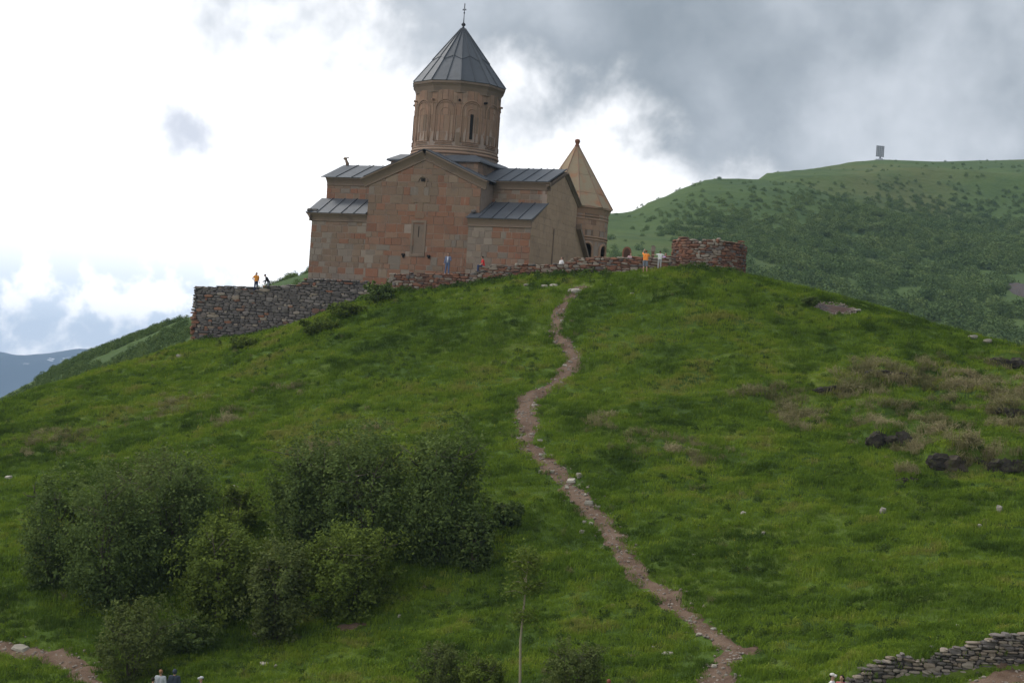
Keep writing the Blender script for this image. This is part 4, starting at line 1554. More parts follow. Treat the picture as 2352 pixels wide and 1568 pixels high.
wallB = rubble_wall('terrace_wall', 'low red-brown drystone wall stepping up in front of the church', topB, botB, cB,
                    lambda s, t: 'rub_red' if rw_.random() < (0.66 if s < 0.3 else 0.5) else ('rub_tan' if rw_.random() < 0.72 else 'rub_grey'), 'core_red', (0.10, 0.24), (0.28, 0.9), rw_, thick=0.7)
# round bastion
bc_ = at(1628, 590, 142.3)
RBs = 2.96
ang = [R(a) for a in np.linspace(-100, 128, 40)]
pC = [(bc_[0] + RBs * math.sin(a), bc_[1] - RBs * math.cos(a)) for a in ang]
cC = Curve(pC)
topC = lambda s: 12.38 - 0.1 * math.sin(s * 2.1) - 0.05 * math.sin(s * 5.3) - (0.18 if s / cC.L > 0.72 else 0)


def botC(s):
    x, y, nx, ny = cC(s)
    return min(H1(x + nx * 0.3, y + ny * 0.3) - 0.1, 10.0)


def pickC(s, t):
    if 0.28 < s < 0.50 and t > 0.22 and rw_.random() < 0.6:
        return 'rub_tan'
    if 0.52 <= s < 0.62 and 0.2 < t < 0.6 and rw_.random() < 0.5:
        return 'rub_tan'
    return 'rub_red' if rw_.random() < 0.86 else 'rub_grey'


wallC = rubble_wall('bastion', 'round red stone bastion with a patch of pale stones, right of the church', topC, botC, cC, pickC, 'core_red', (0.11, 0.26), (0.25, 0.7), rw_, thick=0.8)
wallC['category'] = 'bastion'
# lower right drystone wall
cD = Curve([(p[0], p[1]) for p in LW])


def botD(s):
    x, y, nx, ny = cD(s)
    return H1(x + nx * 0.45, y + ny * 0.45) - 0.08


def topD(s):
    x, y, nx, ny = cD(s)
    return H1(x - nx * 0.9, y - ny * 0.9) - 0.02 + 0.10 * math.sin(s * 1.3) + 0.07 * math.sin(s * 3.1) + 0.3 * min(max((s - 3) / 4.0, 0), 1)


wallD = rubble_wall('drystone_wall', 'short drystone wall beside the gravel path at the bottom right', topD, botD, cD,
                    lambda s, t: 'rub_tan' if rw_.random() < 0.5 else 'rub_grey', 'core_grey', (0.06, 0.19), (0.16, 0.55), rw_, thick=0.6)

# terraces behind the walls
def slab(name, pts, z, label):
    V = [(p[0], p[1], z) for p in pts] + [(p[0], p[1], z - 0.5) for p in pts]
    n = len(pts)
    F = [tuple(range(n)), tuple(range(2 * n - 1, n - 1, -1))] + [(i, n + i, n + (i + 1) % n, (i + 1) % n) for i in range(n)]
    o = MB().add(V, F).build(name, M['turf'], None)
    set_props(o, label, 'terrace', kind='structure')


slab('terrace_ground', [uv(-20.2, 2), uv(-20.2, -8.0), uv(-9.8, -8.0), uv(-9.8, 2)], 6.45, 'grassy terrace left of the church')
# grassy bank between the two walls, sloping from the church foot to the hill
V = []
for i in range(7):
    u_ = -4.2 + i * (2.9 / 6)
    for j in range(5):
        v_ = -5.8 - j * 0.95
        x_, y_ = uv(u_, v_)
        zt = 7.45
        zb = H1(x_, y_) + 0.02
        k = min(max((j - 1) / 3.0, 0), 1) 
        V.append((x_, y_, zt * (1 - k) + min(zb, zt) * k))
F = [(i * 5 + j, (i + 1) * 5 + j, (i + 1) * 5 + j + 1, i * 5 + j + 1) for i in range(6) for j in range(4)]
o = link('grass_bank', mesh('grass_bank', V, F, True), M['turf'])
set_props(o, 'short grassy bank between the grey and the red wall', 'bank', kind='structure')
slab('terrace_ground', [(pB[0][0] + 0.2, pB[0][1] + 0.4), (pB[2][0], pB[2][1] + 0.4), uv(6.0, -5.5), uv(-3.2, -5.5)], tz[0] - 0.25, 'trodden terrace in front of the church')
slab('terrace_ground', [(pB[2][0], pB[2][1] + 0.35), (pB[4][0], pB[4][1] + 0.4), (pB[6][0], pB[6][1] + 0.4), (24, 150), (20, 166), (2, 168), uv(9, 3), uv(9, -5.5), uv(6.0, -5.5)], tz[4] - 0.55, 'trodden courtyard between church and bastion')

slab('terrace_ground', [(pB[4][0] + 0.3, pB[4][1] + 0.45), (pB[6][0], pB[6][1] + 0.45), (17, 146), (19, 160), (9, 160)], 9.6, 'raised courtyard beside the bastion')

# ------------------------------------------------------------------ loose rocks
def rock(px, py, w, h, mat='rock_pale', label='pale stone lying in the grass', group='pale stones in the grass', dep=None, name='rock', sink=0.3, cat='rock'):
    p = hit(px, py)
    s = FPX / p[1]
    W_, H_ = w / s, h / s
    o = link(name, rw_.choice(LUMPS[mat]), None)
    o.location = (p[0], p[1], p[2] + H_ * (0.5 - sink))
    o.scale = (W_, dep if dep else W_ * rw_.uniform(0.7, 1.1), H_ * 1.25)
    o.rotation_euler = (rw_.uniform(-0.15, 0.35), rw_.uniform(-0.15, 0.15), rw_.uniform(-0.5, 0.5))
    set_props(o, label, cat, group)
    return o


ORD = 'first second third fourth fifth sixth seventh eighth ninth tenth eleventh twelfth thirteenth fourteenth fifteenth sixteenth seventeenth eighteenth nineteenth twentieth'.split()
ORD += ['last but two', 'last but one', 'last']
for i_, a in enumerate(sorted([(1325, 672, 26, 9), (1311, 673, 14, 10), (1228, 934, 15, 6), (1196, 1002, 16, 5), (1224, 1001, 16, 5), (1240, 1019, 14, 6), (1246, 1049, 20, 9), (1268, 1051, 14, 7), (1268, 1088, 10, 9), (1312, 1107, 22, 9), (1330, 1095, 14, 9), (1353, 1159, 22, 13), (1374, 1170, 12, 6), (1298, 843, 11, 5), (1310, 834, 10, 5), (1291, 742, 9, 8), (1272, 790, 8, 4), (1302, 1126, 10, 7), (1345, 1140, 9, 6),
          (1640, 1538, 12, 7), (1672, 1520, 10, 6), (1668, 1552, 9, 6), (1688, 1556, 8, 9)], key=lambda q: q[1])):
    rock(*a, label='pale stone on the dirt footpath, %s counting down from the top' % ORD[i_], group='stones on the dirt footpath')
NAMED = {(1533, 1504): 'long flat pale stone in the grass just left of the lower footpath', (2028, 1180): 'upright pale stone alone on the right slope below the small dark rock', (2294, 1178): 'tall slanting pale stone near the right edge below the shaded hollows',
         (412, 822): 'pale rock in the grass below the left end of the grey wall', (590, 1458): 'pale rock at the foot of the slender olive bush', (608, 1528): 'flat pale stone near the bottom edge below the slender bush', (540, 1122): 'flat pale stone in the grass above the gap between the thickets',
         (20, 1100): 'pale stone in the grass at the left edge', (2234, 779): 'pale rock on the right skyline, left one of a pair', (2268, 788): 'pale rock on the right skyline, right one of a pair', (1968, 714): 'pale rock at the right tip of the bare gravel patch', (1690, 627): 'flat pale slab leaning at the foot of the bastion',
         (1342, 1203): 'upper one of three pale stones left of the footpath bend', (1338, 1223): 'lowest of three pale stones left of the footpath bend', (1357, 1210): 'rightmost of three pale stones left of the footpath bend', (1707, 1182): 'leaning pale stone in the middle of the right slope', (633, 1533): 'small round white stone near the bottom edge below the slender bush',
         (1250, 660): 'flat pale slab left of the top of the footpath, middle of three', (1210, 657): 'flat pale slab left of the top of the footpath, leftmost of three', (1272, 656): 'flat pale slab left of the top of the footpath, nearest to it', (2280, 880): 'thin pale stone above the dry tussock at the right edge'}
for a in [(1342, 1203, 10, 7), (1338, 1223, 14, 7), (1357, 1210, 9, 7), (1533, 1504, 28, 7), (1606, 1460, 14, 5), (1640, 1450, 16, 5), (1585, 1430, 9, 5),
          (2028, 1180, 13, 16), (2294, 1178, 14, 22), (1707, 1182, 12, 10), (1754, 1228, 10, 9), (1593, 1276, 10, 6), (2250, 1210, 9, 9), (412, 822, 14, 9), (590, 1458, 20, 11), (608, 1528, 22, 6), (633, 1533, 8, 7), (540, 1122, 16, 6), (20, 1100, 16, 10), (632, 1110, 8, 6), (1408, 1393, 9, 6), (2140, 1494, 10, 5), (2200, 1440, 9, 6), (1788, 1542, 11, 5), (1500, 1490, 9, 4), (1250, 660, 16, 5), (1210, 657, 14, 4), (1272, 656, 18, 4), (1405, 655, 9, 4), (1452, 678, 10, 4), (340, 800, 8, 5), (1060, 688, 8, 4), (1968, 714, 16, 5), (1876, 705, 9, 5), (1690, 627, 22, 7), (1240, 1086, 8, 8), (2234, 779, 22, 8), (2268, 788, 20, 9), (2280, 880, 18, 5), (1740, 630, 12, 4), (918, 1420, 9, 7), (2005, 1290, 8, 4)]:
    rock(*a, label=NAMED.get(a[:2], 'small pale stone lying in the grass'))
rock(48, 1492, 36, 11, label='long flat pale rock lying on the dirt track at the bottom left', group=None, sink=0.25)
# dark rocks standing in for shaded hollows under overhanging dry turf
CRAGS = []
for k in range(6):
    bm = bmesh.new()
    bmesh.ops.create_icosphere(bm, subdivisions=3, radius=0.5)
    me = bpy.data.meshes.new('crag')
    for v in bm.verts:
        c_ = np.array(v.co)
        n_ = 0.55 * fbm(np.array([c_[0] * 3 + 7 * k]), np.array([c_[2] * 3 + c_[1] * 2.3]), 200 + k, 3)[0] + 0.25 * fbm(np.array([c_[1] * 7 + 3 * k]), np.array([c_[2] * 8 + c_[0] * 5]), 230 + k, 2)[0]
        n_ += 0.16 * fbm(np.array([c_[0] * 15 + 5 * k]), np.array([c_[2] * 14 + c_[1] * 11]), 260 + k, 2)[0]
        v.co = v.co * (1.0 + 1.5 * n_)
        v.co.z = round(v.co.z * 6 + 0.25 * v.co.x) / 6 * 0.55 + v.co.z * 0.45
    bm.to_mesh(me)
    bm.free()
    me.materials.append(M['rock_shade'])
    CRAGS.append(me)
for i, (px, py, w, h, lb) in enumerate(OUT_PX):
    p = OUT_AT[i].copy()
    p[2] = H1(p[0], p[1] - 0.2)
    s = FPX / p[1]
    W_, H_ = w / s, h / s
    rb = empty('hollow_rock', tuple(p))
    set_props(rb, lb, 'rock')
    for k in range(4):
        o = link('boulder', CRAGS[(i + k) % 6], None, rb)  # dark mass put where the hollow lies in shade
        o.location = ((k - 1.5) * W_ * 0.24 + rw_.uniform(-0.1, 0.1), 0.25 + rw_.uniform(-0.1, 0.15), H_ * rw_.uniform(0.22, 0.36))
        o.scale = (W_ * rw_.uniform(0.5, 0.7), 1.1, H_ * rw_.uniform(0.7, 1.0))
        o.rotation_euler = (rw_.uniform(-0.2, 0.1), rw_.uniform(-0.12, 0.12), rw_.uniform(-0.3, 0.3))
# stones heaped at the left foot of the grey wall
for k in range(9):
    p = hit(420 + 4 * k % 20, 775 - 9 * (k % 4), d0=140)
    o = rock(417 + (k * 7) % 22, 786 - (k * 9) % 40, 16, 10, 'rub_red', 'reddish rubble stone slumped at the left foot of the grey wall', 'rubble at the foot of the grey wall', sink=0.1)

# gravestone-like arched shrine and post behind the terrace wall
def upright(px, py, D, w, h, lb, name, cat, mat, arched=True):
    p = at(px, py, D)
    s = FPX / D
    W_, H_ = w / s, h / s
    root = empty(name, (p[0], p[1], p[2] - 0.9))
    set_props(root, lb, cat)
    if arched:
        prof = [(-W_ / 2, 0), (W_ / 2, 0)] + [(W_ / 2 * math.cos(a), 0.9 + H_ * 0.55 + H_ * 0.45 * math.sin(a)) for a in np.linspace(0, math.pi, 10)]
        MB().prism(prof, -0.25, 0.25, 'y').build('slab', M[mat], root)
        MB().box((0, 0, 0.1), (W_ * 1.25, 0.7, 0.25)).build('base', M['rub_grey'], root)
        MB().prism([(x * 0.7, z * 0.92) for x, z in prof[2:]] + [(-W_ * 0.35, 0.6), (W_ * 0.35, 0.6)], -0.29, -0.24, 'y').build('carved_panel', M['core_red'], root)
    else:
        MB().box((0, 0, 0.1), (W_ * 1.6, 0.5, 0.25)).build('base', M['rub_grey'], root)
        MB().prism([(-W_ * 0.4, 0.1), (W_ * 0.4, 0.1), (W_ * 0.3, 0.9 + H_ * 0.5), (-W_ * 0.3, 0.9 + H_ * 0.5)], -0.15, 0.15, 'y').build('shaft', M['rub_red'], root)
        MB().prism([(-W_ * 0.5, 0.9 + H_ * 0.5), (W_ * 0.5, 0.9 + H_ * 0.5), (W_ * 0.45, 0.9 + H_), (-W_ * 0.3, 0.9 + H_ * 1.02)], -0.14, 0.18, 'y').build('head', M[mat], root)
    return root


upright(1439, 591, 146, 20, 24, 'dark red arched stone slab standing behind the wall', 'grave_slab', 'gravestone', 'rub_red')
upright(1499, 590, 146, 10, 25, 'narrow weathered stone post behind the wall near the bastion', 'stone_post', 'post', 'rub_tan', False)

# ------------------------------------------------------------------ radar on the far ridge
q = far_hit(2024, 368, far_h, 600, 1000, 1.0)
rz = float(far_h(np.array([q[0]]), np.array([q[1]]))[0])
rd = empty('radar_station', (q[0], q[1] + 4, rz - 0.5), R(8))
set_props(rd, 'grey panel radar mast standing on the far ridge', 'radar')
M['panel_grey'] = plain('panel_grey', (0.42, 0.43, 0.46), 0.6)
pn = MB().box((0, 0, 5.3), (4.0, 0.35, 5.4)).build('antenna_panel', M['panel_grey'], rd)
mb = MB()
for k in range(5):
    mb.box((-1.8 + 0.9 * k, -0.2, 5.3), (0.08, 0.1, 5.3))
for k in range(6):
    mb.box((0, -0.21, 2.9 + 0.95 * k), (3.9, 0.1, 0.07))
mb.build('lattice', M['iron'], pn)
MB().tube([(0.5, 0.2, 0.5), (0.4, 0.2, 3.0)], 0.25, 8).build('mast', M['iron'], rd)
for sx_ in (-1.3, 1.5):
    MB().tube([(sx_, -0.3, 0.0), (0.2, 0.1, 2.6)], 0.12, 6).build('brace', M['iron'], rd)
MB().box((0.2, 0.5, 0.6), (4.4, 2.4, 1.6)).box((0.9, 0.4, 1.6), (1.2, 1.2, 0.8)).build('base_cabin', M['panel_grey'], rd)

# ------------------------------------------------------------------ planting: shrubs and trees
def quads_np(C, A, B):
    """leaf rhombs: centre C, half axes A and B, all (n,3)"""
    n = len(C)
    V = np.stack([C - A, C - B, C + A, C + B], 1).reshape(-1, 3)
    F = np.arange(4 * n).reshape(n, 4)
    return V, F


def unit(v):
    return v / (np.linalg.norm(v, axis=1, keepdims=True) + 1e-9)


def shrub(name, label, cat, base, h, w, seed, leaf='leaf_dark', stems=6, n_leaf=11542, leaf_size=0.10, bottom=-0.12, top_heavy=0.0, group=None, bark='bark', depth=None, ncl=None, dens_pow=0.42, lean=0.0):
    r_ = np.random.default_rng(seed)
    root = empty(name, tuple(base))
    set_props(root, label, cat, group)
    depth = depth or w
    # limbs
    tips = []
    mb = MB()
    for i in range(stems):
        a = 2 * math.pi * (i + r_.uniform(-0.3, 0.3)) / stems
        rad = r_.uniform(0.15, 0.42)
        zt = h * r_.uniform(0.72, 0.97)
        end = np.array([math.cos(a) * w * rad + lean * h, math.sin(a) * depth * rad, zt])
        mid = end * np.array([0.45, 0.45, 0.5]) + r_.normal(0, 0.05 * h, 3) * np.array([1, 1, 0.3])
        p0 = np.array([math.cos(a) * 0.12, math.sin(a) * 0.12, -0.25])
        q = [p0, mid * 0.5 + p0 * 0.5, mid, (mid + end) / 2 + r_.normal(0, 0.03 * h, 3), end]
        r0 = 0.016 * h * r_.uniform(0.7, 1.1)
        mb.tube(q, [r0, r0 * 0.85, r0 * 0.65, r0 * 0.4, r0 * 0.15], 6)
        tips.append(end)
        for k in range(5):
            t = r_.uniform(0.3, 0.85)
            s0 = mid * (1 - t) + end * t if t > 0.5 else p0 * (1 - 2 * t) + mid * 2 * t
            e = s0 + np.array([r_.normal(0, 0.2 * w), r_.normal(0, 0.2 * depth), r_.uniform(0.0, 0.18) * h])
            mb.tube([s0, (s0 + e) / 2 + r_.normal(0, 0.04, 3), e], [r0 * 0.4, r0 * 0.25, r0 * 0.08], 5)
            tips.append(e)
    mb.build('trunk', M[bark], root, True)
    # crown: clusters of leaves over an uneven ovoid
    ncl = ncl or max(40, int(n_leaf / 60))
    u = unit(r_.normal(size=(ncl, 3)))
    rad = r_.uniform(0.25, 1.0, ncl) ** dens_pow
    cz = bottom * h + (1 - bottom) * h * 0.5
    th = np.arctan2(u[:, 1], u[:, 0])
    bumps = 1 + 0.22 * np.sin(3 * th + seed) * (0.5 + 0.5 * u[:, 2]) + 0.16 * np.sin(5 * th + 2.1 * seed + 3 * u[:, 2])
    C = u * rad[:, None] * bumps[:, None] * np.array([w / 2, depth / 2, (1 - bottom) * h / 2])
    if top_heavy:
        k = 1 + top_heavy * (C[:, 2] / ((1 - bottom) * h / 2))
        C[:, :2] *= k[:, None]
    C[:, 2] += cz
    C[:, 0] += lean * C[:, 2]
    tp = np.array(tips)
    C[: len(tp) // 2] = tp[: len(tp) // 2]
    cl_t = r_.uniform(0, 1, ncl)
    idx = r_.integers(0, ncl, n_leaf)
    ax = unit(unit(C - np.array([0, 0, cz * 0.7])) * 0.8 + r_.normal(size=(ncl, 3)) * 0.55 + np.array([0, 0, 0.55]))
    ln = 0.085 * (w + h) * r_.uniform(0.55, 1.3, ncl)
    tt_ = r_.uniform(-0.75, 0.75, n_leaf)
    P = C[idx] + ax[idx] * (ln[idx] * tt_)[:, None] + r_.normal(size=(n_leaf, 3)) * (0.30 * ln[idx] * (0.9 - 0.5 * tt_))[:, None] * np.array([1, 1, 0.8])
    ok_ = P[:, 2] > -0.3
    P, idx = P[ok_], idx[ok_]
    n = len(P)
    nrm = unit(r_.normal(size=(n, 3)) * 0.8 + unit(P - np.array([0, 0, cz])) * 0.7 + np.array([0, 0, 0.5]))
    t = unit(np.cross(nrm, r_.normal(size=(n, 3))))
    b = np.cross(nrm, t)
    s = leaf_size * r_.uniform(0.6, 1.35, n)[:, None]
    V, F = quads_np(P, t * s, b * s * 0.55)
    me = mesh_np('crown', V, F)
    at_ = me.attributes.new('tint', 'FLOAT', 'FACE')
    tint = np.clip(0.14 + 0.5 * cl_t[idx] + r_.normal(0, 0.10, n) + 0.25 * (P[:, 2] / h - 0.3), 0, 1).astype(np.float32)  # height term paints lit tops and shaded bottoms into the leaves
    if len(me.polygons) == n:
        at_.data.foreach_set('value', tint)
    link('crown', me, M[leaf], root)
    return root


def shrub_px(name, label, x, y_base, w_px, h_px, seed, **kw):
    p = hit(x, y_base)
    s = FPX / p[1]
    return shrub(name, label, kw.pop('cat', 'shrub'), p, h_px / s, w_px / s, seed, **kw)


G1 = 'dark shrubs on the lower slope'
shrub_px('willow_shrub', 'dark green shrub at the far left of the left thicket', 120, 1345, 153, 250, 1, n_leaf=11542, group=G1)
shrub_px('willow_shrub', 'broad dark shrub in the front middle of the left thicket', 250, 1392, 225, 300, 2, n_leaf=16672, group=G1)
shrub_px('willow_shrub', 'tall dark shrub on the right side of the left thicket', 395, 1335, 189, 280, 3, n_leaf=15390, group=G1)
shrub_px('willow_shrub', 'olive shrub top at the back of the left thicket', 330, 1250, 207, 210, 4, n_leaf=11542, leaf='leaf_olive', group=G1)
shrub_px('willow_shrub', 'dark shrub at the left of the central thicket', 700, 1285, 171, 265, 5, n_leaf=15390, group=G1)
shrub_px('willow_shrub', 'broad dark shrub in the middle of the central thicket', 830, 1295, 216, 300, 6, n_leaf=16672, group=G1)
shrub_px('willow_shrub', 'tallest dark shrub on the right of the central thicket', 1010, 1290, 184, 300, 7, n_leaf=17955, group=G1)
shrub_px('willow_shrub', 'small dark shrub at the right foot of the central thicket', 1085, 1312, 81, 140, 8, n_leaf=6412, group=G1)
shrub_px('willow_shrub', 'low loose clump beyond the right end of the central thicket', 1160, 1215, 72, 55, 9, n_leaf=4488, group=G1)
shrub_px('willow_shrub', 'pale olive shrub top behind the central thicket', 790, 1180, 180, 160, 10, n_leaf=7695, leaf='leaf_olive', group=G1)
shrub_px('birch_bush', 'yellow green bush between the two thickets', 500, 1425, 190, 225, 11, n_leaf=12825, leaf='leaf_light', bottom=-0.05)
shrub_px('birch_bush', 'slender olive bush in front of the gap between the thickets', 625, 1475, 140, 215, 12, n_leaf=8977, leaf='leaf_olive', bottom=-0.05)
shrub_px('birch_bush', 'bright green bush in front of the central thicket', 792, 1412, 215, 195, 13, n_leaf=12825, leaf='leaf_light', bottom=-0.1)
shrub_px('birch_bush', 'small yellow green bush behind the gap between the thickets', 530, 1235, 120, 110, 14, n_leaf=5130, leaf='leaf_light')
shrub_px('birch_bush', 'loose olive bush at the bottom left beside the dirt track', 300, 1560, 170, 165, 15, n_leaf=8336, leaf='leaf_olive', leaf_size=0.08)
shrub_px('birch_bush', 'low dark bush in the grass below the left thicket', 425, 1500, 130, 70, 16, n_leaf=3847)
shrub_px('birch_bush', 'grey green bush cut by the bottom edge left of the sapling', 1012, 1590, 100, 105, 17, n_leaf=5771, leaf='leaf_olive', leaf_size=0.06)
shrub_px('birch_bush', 'low yellow green bush at the bottom edge beside the sapling', 1105, 1600, 120, 90, 18, n_leaf=5771, leaf='leaf_light', leaf_size=0.06)
shrub_px('birch_bush', 'dark grey green bush at the bottom edge right of the sapling', 1312, 1600, 130, 128, 19, n_leaf=7053, leaf='leaf_olive', leaf_size=0.06)
shrub_px('birch_bush', 'round dark shrub at the top of the bare gravel patch', 1860, 703, 42, 20, 20, n_leaf=2052, leaf_size=0.10)
shrub_px('birch_bush', 'dark bush filling the gap between grey and red wall', 868, 694, 66, 44, 21, n_leaf=4488, leaf_size=0.10)
shrub_px('birch_bush', 'low leafy bush against the right part of the grey wall', 735, 764, 90, 30, 22, leaf='leaf_light', n_leaf=4488, leaf_size=0.10)
shrub_px('birch_bush', 'round leafy bush at the foot of the grey wall', 560, 800, 76, 22, 23, leaf='leaf_light', n_leaf=3847, leaf_size=0.10)
shrub_px('birch_bush', 'low bush where the grey wall runs out into grass', 800, 726, 80, 26, 24, leaf='leaf_light', n_leaf=3847, leaf_size=0.10)
# the thin sapling
p = hit(1186, 1640, d0=55)
s = FPX / p[1]
hs_ = 375 / s
sap = empty('birch_sapling', tuple(p))
set_props(sap, 'thin pale-stemmed sapling with a sparse crown at the bottom edge', 'tree')
trk = MB().tube([(0.02, 0, -0.3), (0.06, 0, hs_ * 0.2), (-0.04, 0.03, hs_ * 0.45), (0.02, 0, hs_ * 0.7), (0.05, 0, hs_ * 0.98)], [0.06, 0.055, 0.048, 0.038, 0.012], 8)
r_ = np.random.default_rng(5)
pts = []
for k in range(26):
    t = r_.uniform(0.56, 1.0)
    a = r_.uniform(0, 2 * math.pi)
    L = hs_ * 0.14 * (0.55 + 0.45 * math.sin(math.pi * (t - 0.58) / 0.42)) * r_.uniform(0.5, 1.1)
    s0 = np.array([0, 0, hs_ * t])
    e = s0 + np.array([math.cos(a) * L, math.sin(a) * L, 0.22 * L + r_.uniform(-0.2, 0.3)])
    trk.tube([s0, (s0 + e) / 2 + np.array([0, 0, 0.1]), e], [0.02, 0.013, 0.005], 5)
    pts += [s0 * (1 - q) + e * q for q in (0.45, 0.7, 0.9, 1.0)]
trk.build('trunk', M['bark_pale'], sap, True)
pts = np.array(pts)
n = 2300
C = pts[r_.integers(0, len(pts), n)] + r_.normal(0, 0.17, (n, 3))
nr3 = unit(r_.normal(size=(n, 3)) + np.array([0, 0, 0.5]))
t = unit(np.cross(nr3, r_.normal(size=(n, 3))))
sz = (0.075 * r_.uniform(0.6, 1.3, n))[:, None]
V, F = quads_np(C, t * sz, np.cross(nr3, t) * sz * 0.55)
me = mesh_np('crown', V, F)
me.attributes.new('tint', 'FLOAT', 'FACE').data.foreach_set('value', r_.uniform(0.1, 0.9, n).astype(np.float32))
link('crown', me, M['leaf_light'], sap)


# ------------------------------------------------------------------ ground cover by instances
def hidden(name, me, mat):
    o = bpy.data.objects.new(name, me)      # never linked to the scene: only the source of instances
    me.materials.clear()
    me.materials.append(mat)
    return o


def tuft_mesh(name, seed, blades, rad, hmin, hmax, width, droop, seg=2):
    r_ = np.random.default_rng(seed)
    V, F = [], []
    for i in range(blades):
        a, q = r_.uniform(0, 2 * math.pi), rad * math.sqrt(r_.uniform(0, 1))
        x, y = q * math.cos(a), q * math.sin(a)
        h = r_.uniform(hmin, hmax)
        d = r_.uniform(0, 2 * math.pi)
        dx, dy = math.cos(d) * droop * h * r_.uniform(0.3, 1), math.sin(d) * droop * h * r_.uniform(0.3, 1)
        wx, wy = -math.sin(d) * width, math.cos(d) * width
        b = len(V)
        V += [(x - wx, y - wy, -0.05), (x + wx, y + wy, -0.05), (x + dx * 0.35 - wx * 0.8, y + dy * 0.35 - wy * 0.8, h * 0.6), (x + dx * 0.35 + wx * 0.8, y + dy * 0.35 + wy * 0.8, h * 0.6), (x + dx, y + dy, h * (1.0 - 0.35 * droop))]
        F += [(b, b + 1, b + 3, b + 2), (b + 2, b + 3, b + 4)]
    return mesh(name, V, F)


def leafy_mesh(name, seed, n, rx, h, size):
    r_ = np.random.default_rng(seed)
    u = unit(r_.normal(size=(n, 3)))
    u[:, 2] = np.abs(u[:, 2])
    C = u * (r_.uniform(0.3, 1, n) ** 0.5)[:, None] * np.array([rx, rx, h])
    nr3 = unit(r_.normal(size=(n, 3)) * 0.7 + u)
    t = unit(np.cross(nr3, r_.normal(size=(n, 3))))
    s = (size * r_.uniform(0.6, 1.3, n))[:, None]
    V, F = quads_np(C, t * s, np.cross(nr3, t) * s * 0.6)
    return mesh_np(name, V, F)


def scatter(name, label, cat, pts, tilt, rotz, scale, tint, variant, sources, dummy_mat):
    """one object: points that carry instances of the source meshes"""
    n = len(pts)
    me = bpy.data.meshes.new(name)
    me.vertices.add(n)
    me.vertices.foreach_set('co', np.ascontiguousarray(pts, dtype=np.float32).ravel())
    rot = np.stack([tilt[:, 0], tilt[:, 1], rotz], 1)
    me.attributes.new('rot', 'FLOAT_VECTOR', 'POINT').data.foreach_set('vector', np.ascontiguousarray(rot, dtype=np.float32).ravel())
    sc3 = np.repeat(scale[:, None], 3, 1) if scale.ndim == 1 else scale
    me.attributes.new('scl', 'FLOAT_VECTOR', 'POINT').data.foreach_set('vector', np.ascontiguousarray(sc3, dtype=np.float32).ravel())
    me.attributes.new('tint', 'FLOAT', 'POINT').data.foreach_set('value', np.ascontiguousarray(np.clip(tint, 0, 1), dtype=np.float32))
    me.attributes.new('kin', 'INT', 'POINT').data.foreach_set('value', np.ascontiguousarray(variant, dtype=np.int32))
    me.update()
    o = link(name, me, dummy_mat)
    ng = bpy.data.node_groups.new(name + '_nodes', 'GeometryNodeTree')
    ng.interface.new_socket('Geometry', in_out='INPUT', socket_type='NodeSocketGeometry')
    ng.interface.new_socket('Geometry', in_out='OUTPUT', socket_type='NodeSocketGeometry')
    gi, go = ng.nodes.new('NodeGroupInput'), ng.nodes.new('NodeGroupOutput')

    def named(a, t):
        nd = ng.nodes.new('GeometryNodeInputNamedAttribute')
        nd.data_type = t
        nd.inputs[0].default_value = a
        return nd.outputs[0]
    jn = ng.nodes.new('GeometryNodeJoinGeometry')
    e2r = ng.nodes.new('FunctionNodeEulerToRotation')
    ng.links.new(named('rot', 'FLOAT_VECTOR'), e2r.inputs[0])
    sc_ = named('scl', 'FLOAT_VECTOR')
    kn = named('kin', 'INT')
    for i, s in enumerate(sources):
        oi = ng.nodes.new('GeometryNodeObjectInfo')
        oi.inputs[0].default_value = s
        oi.inputs[1].default_value = True
        cp = ng.nodes.new('FunctionNodeCompare')
        cp.data_type = 'INT'
        cp.operation = 'EQUAL'
        ng.links.new(kn, cp.inputs[2])
        cp.inputs[3].default_value = i
        ip = ng.nodes.new('GeometryNodeInstanceOnPoints')
        ng.links.new(gi.outputs[0], ip.inputs['Points'])
        ng.links.new(cp.outputs[0], ip.inputs['Selection'])
        ng.links.new(oi.outputs['Geometry'], ip.inputs['Instance'])
        ng.links.new(e2r.outputs[0], ip.inputs['Rotation'])
        ng.links.new(sc_, ip.inputs['Scale'])
        ng.links.new(ip.outputs[0], jn.inputs[0])
    ng.links.new(jn.outputs[0], go.inputs[0])
    md = o.modifiers.new('scatter', 'NODES')
    md.node_group = ng
    set_props(o, label, cat, kind='stuff')
    return o


def project(P):
    z = P @ FW
    return CX + FPX * (P @ RT) / z, CY - FPX * (P @ UP) / z


def path_clear(x, y, PT=PATHS, k=0.36):
    """true where no path runs"""
    ok = np.ones(len(x), bool)
    wob_ = 0.8 * fbm(x / 0.7, y / 0.7, 77, 2)
    for i in range(0, len(PT), 2):
        d = np.hypot(x - PT[i, 0], y - PT[i, 1])
        ok &= d > PT[i, 2] * k + wob_
    return ok


